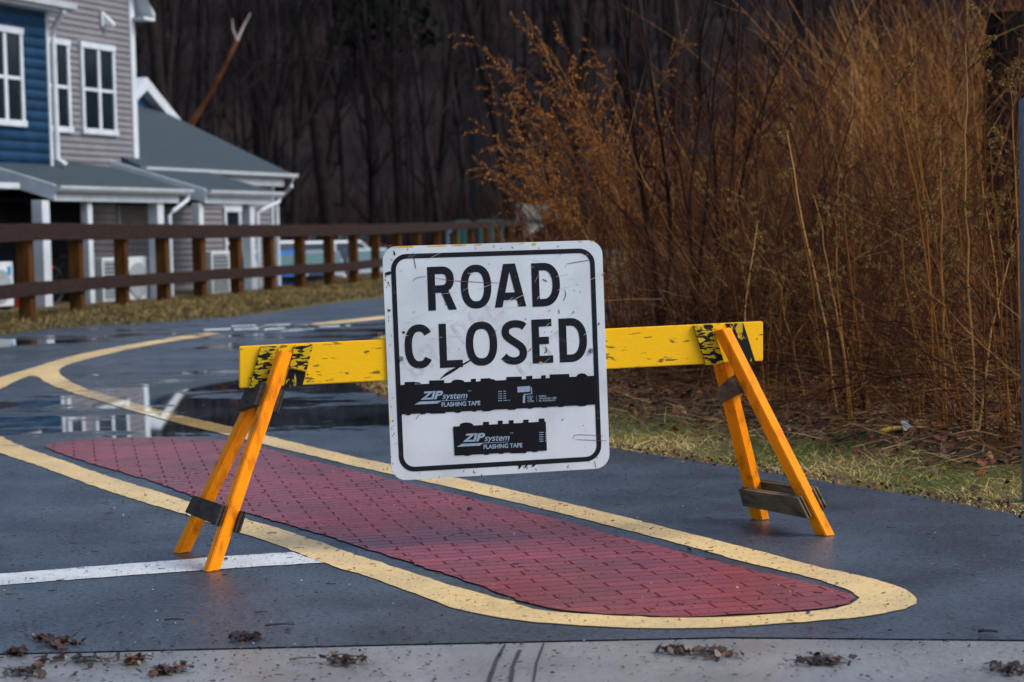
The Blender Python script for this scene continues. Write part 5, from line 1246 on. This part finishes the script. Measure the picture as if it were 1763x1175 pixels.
tagset(arr_mesh('undergrowth', V, F, M['brush'], rnd=rng.uniform(0, 1, n)[ix]), 'reddish brush covering the foot of the wooded slope', 'brush', kind='stuff')
# two conifers far inside the wood
M['conifer'] = ramp_mat('conifer_needles', [(0, (.010, .017, .011)), (1, (.018, .030, .018))], .8, .05, gain=.9)
for px, yy, hh, lab in ((668, 112, 22, 'dim green conifer deep in the wood, nearest the curving trunk'), (590, 128, 20, 'dim green conifer high in the wood behind the curving trunk')):
    q = at(px, 300, yy); z = gzz(q.x, yy); r = empty('conifer', (q.x, yy, z), lab, 'tree', 'conifers in the wood')
    bm = bmesh.new(); add_tube(bm, [Vector((q.x, yy, z)), Vector((q.x, yy, z + hh))], .22, 6, .04); from_bm('trunk', bm, M['bark'], r)
    n = 2600; t = rng.uniform(.12, 1, n); a = rng.uniform(0, 6.28, n); rr = (1 - t) * 3.6 * rng.uniform(.3, 1, n) + .1
    C = np.stack([q.x + np.cos(a) * rr, yy + np.sin(a) * rr, z + t * hh - rr * .25], -1); V, F, ix = curls(C, rng.uniform(.4, .9, n)); arr_mesh('crown', V, F, M['conifer'], r, rnd=rng.uniform(0, 1, n)[ix])
# pale far house glimpsed through the trunks
q = at(742, 345, 120); bm = bmesh.new(); zz = gzz(q.x, 120); add_prism(bm, [(q.x - 1.2, 112, q.z - 1.0), (q.x + 1.0, 112, q.z - 1.0), (q.x + 1.0, 112, q.z + .4), (q.x - .1, 112, q.z + 1.1), (q.x - 1.2, 112, q.z + .4)], Vector((0, 3, 0)))
tagset(from_bm('far_cottage', bm, mat('far_wall', (.16, .20, .26), (.03, .03, .04), .9, .8, lo=.45, hi=.55)), 'pale wall of a far cottage glimpsed between trunks left of the lamp post', 'cottage')

# black trunk on the right
q = at(1738, 640, 19.5); zq = gzz(q.x, 19.5)
r = empty('broken_trunk', (q.x, 19.5, zq), 'broad black dead trunk standing behind the burdock stalks at the right', 'tree trunk')
bm = bmesh.new(); ztt = at(1740, 6, 19.5).z
add_tube(bm, [Vector((q.x + .02 * math.sin(i), 19.5, zq - .1 + (ztt - zq) * i / 8)) for i in range(9)], .27, 14, .22)
for v in bm.verts:
    a = math.atan2(v.co.y - 19.5, v.co.x - q.x); v.co.x += .018 * math.sin(a * 7); v.co.y += .018 * math.cos(a * 9)
from_bm('trunk', bm, mat('black_bark', (.010, .010, .012), (.004, .004, .005), 6, .9, bump=.8, spec=.1, stretch=(3, 3, .5)), r)

# ------------------------------------------------------------------ thicket
M['stem_red'] = ramp_mat('weed_stem', [(0, (.022, .009, .006)), (.5, (.085, .028, .012)), (.85, (.19, .075, .024)), (1, (.36, .20, .08))], .8, .08)
M['plume'] = ramp_mat('weed_plume', [(0, (.10, .036, .012)), (.5, (.24, .095, .030)), (1, (.42, .20, .07))], .7, .1)
M['gold'] = ramp_mat('golden_stalk', [(0, (.030, .011, .006)), (.4, (.10, .034, .011)), (.75, (.27, .11, .032)), (1, (.50, .28, .11))], .75, .08)
M['dark_stem'] = ramp_mat('dark_shoot', [(0, (.012, .006, .005)), (1, (.045, .017, .011))], .8, .06)
M['burr'] = ramp_mat('burr_head', [(0, (.09, .050, .018)), (1, (.32, .20, .075))], .8, .1)

def mugwort(x0, y0, d, tips, label, nst=24):
    """feathery dry weed: stems from one base to the given tips (photo px at distance d)"""
    b = at(x0, y0, d); z = gzz(b.x, d); r = empty('feathery_weed', (b.x, d, z), label, 'dry weed', 'feathery dry weeds')
    stems, br, C, S = [], [], [], []
    for (tx, ty, td) in tips:
        T = np.array(at(tx, ty, td)); B = np.array([b.x + rng.normal(0, .22), d + rng.normal(0, .25), 0]); B[2] = gzz(B[0], B[1])
        v = T - B; L_ = np.linalg.norm(v); k = 12; t = np.linspace(0, 1, k)[:, None]
        side = np.array([v[0], v[1], 0]) ; side = side / (np.linalg.norm(side) + 1e-6)
        P = B + v * t + side * (-.10 * L_ * np.sin(np.pi * t)) * np.array([1, 1, 0]) + np.array([0, 0, .10 * L_]) * np.sin(np.pi * t) * .6
        P += np.cumsum(rng.normal(0, .008, (k, 3)), 0); stems.append((P, np.linspace(.006, .0015, k)))
        for j in range(17):
            t_ = .5 + .5 * (j + rng.uniform()) / 17; i = min(int(t_ * (k - 1)), k - 2); p0 = P[i] + (P[i + 1] - P[i]) * (t_ * (k - 1) - i)
            d0 = P[i + 1] - P[i]; dd = rot_off(d0, rng.uniform(.35, .8)); dd[2] += .25
            bl = rng.uniform(.12, .42) * (1.25 - t_) * 1.6 + .05
            Q, qr = branch(p0, dd, bl, .0022, 8, .05, .09); Q[-3:, 2] -= np.array([.0, .012, .035]) * bl * 3; br.append((Q, qr))
            m_ = int(14 + bl * 105)
            for _ in range(m_):
                u = rng.uniform(.25, 1); i2 = min(int(u * 7), 6); c = Q[i2] + (Q[i2 + 1] - Q[i2]) * (u * 7 - i2)
                C.append(c + np.array([rng.normal(0, .004), rng.normal(0, .004), -rng.uniform(0, .026)])); S.append(rng.uniform(.008, .017))
        for _ in range(34):
            u = rng.uniform(.8, 1) * (k - 1.001); i2 = int(u); C.append(P[i2] + (P[i2 + 1] - P[i2]) * (u - i2) + rng.normal(0, .012, 3)); S.append(rng.uniform(.008, .02))
    lv_mesh('stem', stems, M['stem_red'], r, 4, (0, .9)); lv_mesh('side_shoots', br, M['stem_red'], r, 3, (.3, 1))
    V, F, ix = curls(np.array(C), np.array(S)); arr_mesh('seed_plumes', V, F, M['plume'], r, rnd=rng.uniform(0, 1, len(C))[ix])
def tipset(pts, dj=.5, d=17.5): return [(x + rng.uniform(-6, 6), y + rng.uniform(-6, 6), d + rng.uniform(-dj, dj)) for x, y in pts]
mugwort(1085, 610, 18.2, tipset([(812, 58), (835, 105), (880, 38), (905, 36), (930, 80), (972, 58), (985, 110), (822, 140), (860, 120), (905, 110), (826, 215), (850, 175), (945, 130), (880, 165), (960, 160)]), 'feathery rust-brown weed leaning left over the fence, tallest plumes')
mugwort(1040, 590, 17.6, tipset([(818, 280), (842, 300), (860, 240), (880, 210), (905, 230), (930, 200), (890, 290), (920, 270), (905, 255)], .5, 17), 'feathery rust-brown weed with low plumes just above the sign')
mugwort(1110, 600, 19.0, tipset([(1015, 70), (1040, 130), (1000, 190), (1060, 200), (1030, 240), (980, 215), (1100, 160), (1150, 190), (1120, 240), (1072, 262), (1010, 300), (1165, 60)], .6, 18.6), 'feathery brown weed among the dark upright shoots')
mugwort(1230, 600, 20.5, tipset([(1160, 250), (1200, 170), (1240, 210), (1290, 190), (1260, 120), (1330, 150), (1210, 270), (1300, 250), (1180, 310)], .6, 20.2), 'feathery brown weed right of the dark upright shoots')

# dark upright shoots, each plant several leaders from one stool
def shoots(x0, y0, d, leaders, label, rad=.018, nbr=9):
    b = at(x0, y0, d); z = gzz(b.x, d); r = empty('dark_shrub', (b.x, d, z), label, 'shrub', 'bare dark shrubs in the thicket')
    st, br, b2 = [], [], []
    for pts in leaders:
        ctrl = [np.array([b.x + rng.normal(0, .08), d + rng.normal(0, .1), z])] + [np.array(at(x, y, d + rng.uniform(-.35, .35))) for x, y in pts]
        ctrl = np.array(ctrl); t = np.linspace(0, len(ctrl) - 1, 14); P = np.stack([np.interp(t, np.arange(len(ctrl)), ctrl[:, i]) for i in range(3)], -1)
        P[1:-1] = (P[:-2] + 2 * P[1:-1] + P[2:]) / 4; P += np.cumsum(rng.normal(0, .004, P.shape), 0)
        Rr = np.linspace(rad, rad * .22, 14); st.append((P, Rr))
        for j in range(nbr):
            i = rng.integers(3, 13); dd = rot_off(P[i] - P[i - 1], rng.uniform(.4, .9)); dd[2] += .3
            Q, qr = branch(P[i], dd, rng.uniform(.3, 1.1), Rr[i] * .5, 9, .08, .0); br.append((Q, qr))
            for _ in range(4):
                i2 = rng.integers(2, 8); d2 = rot_off(Q[i2] - Q[i2 - 1], rng.uniform(.5, 1)); b2.append(branch(Q[i2], d2, rng.uniform(.1, .4), qr[i2] * .6, 6, .12))
    lv_mesh('stem', st, M['dark_stem'], r, 6, (0, 1)); lv_mesh('side_shoots', br, M['dark_stem'], r, 4, (.2, 1)); lv_mesh('twigs', b2, M['dark_stem'], r, 3, (.3, 1))
shoots(1150, 560, 16.2, [[(1125, 400), (1095, 250), (1090, 100), (1100, -40)], [(1160, 420), (1140, 250), (1118, 130), (1108, -30)], [(1120, 440), (1105, 330), (1075, 60), (1060, -20)]], 'dark shrub with the straightest pair of tall stems right of the sign', .026)
shoots(1175, 570, 15.6, [[(1180, 380), (1210, 180), (1200, 80), (1222, -30)], [(1220, 330), (1225, 150), (1260, -20)], [(1195, 430), (1175, 300), (1160, 180), (1180, 60)]], 'dark shrub with tall stems spreading above the beam', .022)
shoots(1245, 580, 16.4, [[(1255, 380), (1270, 200), (1275, 60), (1275, -30)], [(1260, 420), (1290, 250), (1340, 120), (1400, 30)], [(1240, 400), (1235, 250), (1215, 120), (1190, 10)]], 'dark shrub standing behind the right trestle top', .022)
shoots(1290, 640, 15.0, [[(1330, 450), (1390, 250), (1440, 130), (1490, 10)], [(1310, 450), (1300, 280), (1330, 120), (1310, 20)], [(1350, 500), (1430, 330), (1475, 190)]], 'dark shrub with long shoots leaning right across the golden stalks', .016)
shoots(1390, 640, 15.6, [[(1370, 420), (1440, 260), (1445, 150)], [(1420, 400), (1410, 230), (1380, 100)], [(1350, 430), (1320, 300), (1290, 150)]], 'thin dark shrub in the middle of the golden stalks', .012)
shoots(1060, 600, 19.5, [[(1010, 420), (960, 300), (925, 180)], [(1040, 400), (1020, 250), (990, 120)], [(1000, 440), (900, 330), (862, 260)]], 'thin reddish shrub mixed into the feathery weeds', .010, 7)

# arching canes over the litter
def canes(x0, y0, d, ends, label, rad=.009):
    b = at(x0, y0, d); z = gzz(b.x, d); r = empty('arching_bramble', (b.x, d, z), label, 'bramble', 'arching canes')
    st, br = [], []
    for (mx_, my, ex, ey, dd_) in ends:
        A = np.array([b.x + rng.normal(0, .1), d + rng.normal(0, .15), z]); Mi = np.array(at(mx_, my, (d + dd_) / 2)); E = np.array(at(ex, ey, dd_)); E[2] = max(E[2], gzz(E[0], E[1]) + .03)
        t = np.linspace(0, 1, 16)[:, None]; P = A * (1 - t) ** 2 + 2 * (2 * Mi - .5 * A - .5 * E) * t * (1 - t) + E * t ** 2
        P += np.cumsum(rng.normal(0, .005, P.shape), 0); Rr = np.linspace(rad, rad * .3, 16); st.append((P, Rr))
        for j in range(8):
            i = rng.integers(4, 15); q_ = rot_off(P[i] - P[i - 1], rng.uniform(.3, .8)); br.append(branch(P[i], q_, rng.uniform(.12, .6), Rr[i] * .45, 8, .09, .03))
    lv_mesh('cane', st, M['dark_stem'], r, 5, (.3, 1)); lv_mesh('side_shoots', br, M['stem_red'], r, 3, (0, 1))
canes(1800, 640, 12.8, [(1650, 470, 1400, 330, 13.2), (1600, 560, 1330, 600, 12.4), (1700, 300, 1600, 205, 13), (1650, 590, 1400, 640, 12.2), (1620, 640, 1330, 700, 12.0), (1640, 460, 1500, 360, 13)], 'dark canes arching in from the metal post over the leaf litter', .009)
canes(1700, 690, 12.4, [(1550, 630, 1350, 735, 11.6), (1600, 640, 1400, 690, 12), (1580, 650, 1530, 745, 11.4), (1520, 640, 1310, 650, 12.4), (1540, 590, 1290, 520, 13)], 'low pale canes lying over the leaves behind the yellow scrap', .007)
canes(1480, 680, 13.0, [(1400, 480, 1230, 440, 13.2), (1420, 560, 1250, 700, 12.5), (1540, 480, 1650, 420, 13.5), (1390, 620, 1220, 660, 12.6)], 'dark canes arching both ways behind the right trestle', .008)
canes(1300, 660, 14.6, [(1220, 560, 1100, 640, 14), (1190, 500, 1060, 480, 14.6), (1330, 500, 1420, 480, 15)], 'short canes arching at the foot of the dark shrubs', .007)

# burdock: stalks with round burr heads
def burdock(x0, y0, d, pts, label, nh=26):
    b = at(x0, y0, d); z = gzz(b.x, d); r = empty('burr_weed', (b.x, d, z), label, 'burdock', 'burdock stalks with burr heads')
    st, br, heads = [], [], []
    for (tx, ty) in pts:
        A = np.array([b.x + rng.normal(0, .1), d + rng.normal(0, .1), z]); T = np.array(at(tx, ty, d + rng.uniform(-.3, .3))); k = 12; t = np.linspace(0, 1, k)[:, None]
        P = A + (T - A) * t + np.array([0, 0, .12]) * np.sin(np.pi * t) + np.cumsum(rng.normal(0, .008, (k, 3)), 0); Rr = np.linspace(.008, .003, k); st.append((P, Rr))
        heads.append(P[-1])
        for j in range(6):
            i = rng.integers(5, k); q_ = rot_off(P[i] - P[i - 1], rng.uniform(.5, 1.1)); Q, qr = branch(P[i], q_, rng.uniform(.1, .4), .0028, 6, .1); br.append((Q, qr)); heads.append(Q[-1])
            for _ in range(rng.integers(1, 4)): heads.append(Q[rng.integers(3, 6)] + rng.normal(0, .022, 3))
    lv_mesh('stalk', st, M['gold'], r, 5, (.3, 1)); lv_mesh('side_shoots', br, M['dark_stem'], r, 4, (.3, 1))
    C, S = [], []
    hs2 = np.array(heads); n_ = len(hs2)
    dirs = rng.normal(size=(n_, 46, 3)); dirs /= np.linalg.norm(dirs, axis=2, keepdims=True); rad = rng.uniform(.012, .022, n_)
    B = (hs2[:, None] + dirs * rad[:, None, None] * .35).reshape(-1, 3); D = (dirs * rad[:, None, None] * .75).reshape(-1, 3)
    V, F, ix = blades(B, D, np.full(len(B), .009), np.zeros_like(B), 1); arr_mesh('burrs', V, F, M['burr'], r, rnd=rng.uniform(0, 1, len(B))[ix])
burdock(1690, 560, 11.8, [(1665, 75), (1708, 55), (1670, 100)], 'tallest burdock with burrs against the black trunk')
burdock(1660, 620, 12.2, [(1545, 140), (1572, 155), (1560, 180), (1620, 200)], 'burdock leaning left with burrs before the golden stalks')
burdock(1760, 600, 11.6, [(1750, 80), (1745, 150), (1700, 250), (1720, 235)], 'burdock beside the metal post at the picture edge')
burdock(1740, 620, 11.9, [(1710, 345), (1740, 320), (1660, 350), (1690, 300), (1752, 400)], 'burdock with the densest burr clusters, low by the metal post')
burdock(1480, 620, 12.8, [(1400, 350), (1430, 385), (1450, 340), (1370, 300), (1345, 230), (1480, 400)], 'burdock with scattered burrs above the right trestle')
burdock(1330, 600, 13.6, [(1300, 380), (1350, 420), (1330, 460), (1270, 440), (1240, 330)], 'burdock behind the right trestle top with small burrs')
burdock(1600, 640, 12.6, [(1560, 460), (1620, 430), (1650, 470), (1540, 400), (1585, 380)], 'burdock with drooping burrs in the middle of the right thicket')

# the uncountable mass of stalks
def mass(n, xr, yr, hr, lean, mt, name, label, cat, dens=None, rr=(.0025, .0055), nb=3, col=(0, 1), wob=.035):
    X = rng.uniform(*xr, n); Y = rng.uniform(*yr, n)
    k_ = road_sd(X, Y) > 1.0
    if dens is not None: k_ &= rng.uniform(0, 1, n) < dens(X, Y)
    k_ &= ~((X / Y > .243) & (Y < 19.9)) | (rng.uniform(0, 1, n) < .06)
    X, Y = X[k_], Y[k_]; n = len(X); h = rng.uniform(*hr, n); B = gv(X, Y); k = 8; t = np.linspace(0, 1, k)
    dx = rng.normal(lean, .16, n) * h; dy = rng.normal(0, .14, n) * h; cv = rng.normal(0, .20, (n, 2)) * h[:, None]
    P = np.zeros((n, k, 3)); P[..., 0] = B[:, None, 0] + dx[:, None] * t + cv[:, :1] * t ** 2; P[..., 1] = B[:, None, 1] + dy[:, None] * t + cv[:, 1:] * t ** 2; P[..., 2] = B[:, None, 2] + h[:, None] * (t - .06 * t ** 2)
    P += np.cumsum(rng.normal(0, wob, P.shape), 1) * t[None, :, None]
    r_ = rng.uniform(*rr, n)[:, None] * (1 - .7 * t)[None]; V, F, ix = tubes(P, r_, 3); c = rng.uniform(*col, n); out = [(V, F, c[ix])]
    m_ = n * nb; pi = rng.integers(0, n, m_); ti = rng.integers(3, 7, m_); p0 = P[pi, ti]; l = rng.uniform(.12, .5, m_) * h[pi] / 2.5
    dd = rng.normal(0, .55, (m_, 3)); dd[:, 2] = rng.uniform(.3, 1.1, m_); dd /= np.linalg.norm(dd, axis=1, keepdims=True)
    t4 = np.linspace(0, 1, 4)[None, :, None]; Q = p0[:, None] + dd[:, None] * l[:, None, None] * t4 + rng.normal(0, .1, (m_, 1, 3)) * l[:, None, None] * t4 ** 2
    V, F, ix = tubes(Q, (.0022 * (1 - .6 * np.linspace(0, 1, 4)))[None] * np.ones((m_, 1)), 3); out.append((V, F, np.clip(c[pi] + rng.normal(.1, .15, m_), 0, 1)[ix]))
    V, F, c = merge(out); tagset(arr_mesh(name, V, F, mt, rnd=c), label, cat, kind='stuff')
def top(X, Y):   # thicker and taller towards the right and back
    return np.clip(.35 + .12 * X, 0, 1)
mass(4600, (3.0, 13), (17.5, 26), (2.0, 4.1), .03, M['gold'], 'golden_stalks', 'tall golden dry stalks filling the background of the thicket', 'dry stalks', lambda X, Y: np.clip((X - .14 * Y) / 2.2 + .1, .0, 1), rr=(.003, .008), col=(.2, 1))
mass(1100, (1.6, 9), (15.5, 20), (1.0, 2.5), -.02, M['gold'], 'russet_weeds', 'russet dry weeds standing in the middle of the thicket', 'dry weeds', lambda X, Y: np.clip((X - .08 * Y) / 1.5 + .2, 0, 1), rr=(.002, .005), col=(0, .7))
mass(1500, (1.0, 8), (12.8, 16.5), (.5, 1.5), -.1, M['stem_red'], 'brown_weeds', 'short brown weeds at the front of the thicket', 'dry weeds', lambda X, Y: np.clip((X - .09 * Y) / 1.2, 0, 1), rr=(.0018, .004), nb=4, wob=.06)
mass(900, (.6, 4), (16, 21), (.8, 2.0), -.18, M['stem_red'], 'red_weeds', 'dark red-brown stalks above the sign corner', 'dry weeds', None, rr=(.002, .005), nb=4, wob=.05)
# tangle of fallen stalks low down
n = 2400; X = rng.uniform(.8, 7.5, n); Y = rng.uniform(11, 17, n); k_ = road_sd(X, Y) > 1.7; X, Y = X[k_], Y[k_]; n = len(X); B = gv(X, Y); B[:, 2] += rng.uniform(.0, .45, n) * rng.uniform(0, 1, n)
a = rng.normal(3.1, .7, n) + np.where(rng.uniform(0, 1, n) < .4, 3.14, 0); l = rng.uniform(.3, 1.3, n); t = np.linspace(0, 1, 7)
P = B[:, None] + np.stack([np.cos(a), np.sin(a), rng.uniform(-.05, .35, n)], -1)[:, None] * l[:, None, None] * t[None, :, None]
P[..., 2] -= (rng.uniform(0, .3, n) * l)[:, None] * t ** 2; P += np.cumsum(rng.normal(0, .012, P.shape), 1)
P[..., 2] = np.maximum(P[..., 2], ground_z(P[..., 0], P[..., 1]) + .01)
V, F, ix = tubes(P, rng.uniform(.0018, .0045, n)[:, None] * (1 - .6 * t)[None], 3)
tagset(arr_mesh('fallen_stalks', V, F, M['stem_red'], rnd=rng.uniform(0, 1, n)[ix]), 'tangle of fallen stalks low over the leaf litter', 'dead stalks', kind='stuff')

# twiggy tangle: crooked fine branches criss-crossing through the thicket
def tangle(n, xr, yr, zr, lr, mt, name, label, edge, lean=-.25, rr=(.0015, .004), col=(0, 1), wob=.30, up=.8):
    X = rng.uniform(*xr, n); Y = rng.uniform(*yr, n); k_ = (road_sd(X, Y) > 1.1) & (X > edge * Y + rng.normal(.5, .35, n)) & (~((X / Y > .235) & (Y < 19.9) & (Y > 12)) | (rng.uniform(0, 1, n) < .25)); X, Y = X[k_], Y[k_]; n = len(X)
    B = gv(X, Y); B[:, 2] += rng.uniform(*zr, n) * np.clip(.35 + .2 * (X - .06 * Y), .3, 1); d = rng.normal(0, .55, (n, 3)); d[:, 0] += lean; d[:, 2] = np.abs(d[:, 2]) * .6 + up * rng.uniform(-.2, 1, n)
    d /= np.linalg.norm(d, axis=1, keepdims=True); l = rng.uniform(*lr, n); k = 9; P = np.zeros((n, k, 3)); P[:, 0] = B
    for i in range(1, k):
        d = d + rng.normal(0, wob * .5, (n, 3)); d /= np.linalg.norm(d, axis=1, keepdims=True); P[:, i] = P[:, i - 1] + d * (l / (k - 1))[:, None]
    P[..., 2] = np.maximum(P[..., 2], ground_z(P[..., 0], P[..., 1]) + .01)
    t = np.linspace(0, 1, k); R1 = rng.uniform(*rr, n)[:, None] * (1 - .7 * t)[None]; V, F, ix = tubes(P, R1, 3); c = rng.uniform(*col, n); out = [(V, F, c[ix])]
    m_ = n * 3; pi = rng.integers(0, n, m_); ti = rng.integers(2, 8, m_); p0 = P[pi, ti]; dd = (P[pi, ti] - P[pi, ti - 1]); dd /= np.linalg.norm(dd, axis=1, keepdims=True) + 1e-9
    dd = dd + rng.normal(0, .5, (m_, 3)); dd /= np.linalg.norm(dd, axis=1, keepdims=True); l2 = l[pi] * rng.uniform(.12, .4, m_); t4 = np.linspace(0, 1, 5)[None, :, None]
    Q = p0[:, None] + dd[:, None] * l2[:, None, None] * t4 + rng.normal(0, .25, (m_, 1, 3)) * l2[:, None, None] * t4 ** 2
    V, F, ix = tubes(Q, (.0017 * (1 - .6 * np.linspace(0, 1, 5)))[None] * np.ones((m_, 1)), 3); out.append((V, F, c[pi][ix]))
    V, F, c = merge(out); tagset(arr_mesh(name, V, F, mt, rnd=c), label, 'brush', kind='stuff')
M['tangle_dark'] = ramp_mat('tangle_twig', [(0, (.014, .008, .007)), (.55, (.042, .018, .011)), (.85, (.12, .050, .020)), (1, (.30, .17, .07))], .8, .06)
tangle(4200, (.9, 8), (13.5, 17.5), (.1, 1.9), (.5, 1.6), M['tangle_dark'], 'twig_tangle', 'crooked dark twigs criss-crossing in the front of the thicket', .055)
tangle(3000, (1.2, 11), (17, 22), (.2, 3.0), (.6, 1.8), M['stem_red'], 'russet_tangle', 'russet twigs criss-crossing in the back of the thicket', .06, lean=-.1)
tangle(1900, (1.4, 6.5), (10.6, 14.5), (.0, .7), (.5, 1.6), M['tangle_dark'], 'low_brush', 'low dark brush spilling over the leaf litter', .16, lean=-.8, up=.25)

n = 420; X = np.concatenate([rng.uniform(-2.0, 2.0, 200), rng.normal(-1.45, .35, 220)]); Y = np.concatenate([rng.uniform(6.0, 7.4, 200), rng.normal(6.55, .22, 220)]); C = np.stack([X, Y, np.interp(Y, NY, NZ) + .014], -1)
V, F, ix = curls(C, .006 + .022 * rng.beta(1, 3, n), np.stack([rng.normal(0, .25, n), rng.normal(0, .25, n), np.ones(n)], -1))
tagset(arr_mesh('kerb_litter', V, F, M['leaf_dark'], rnd=rng.uniform(0, 1, n)[ix]), 'small soaked leaf bits scattered along the kerb joint', 'leaf bits', kind='stuff')
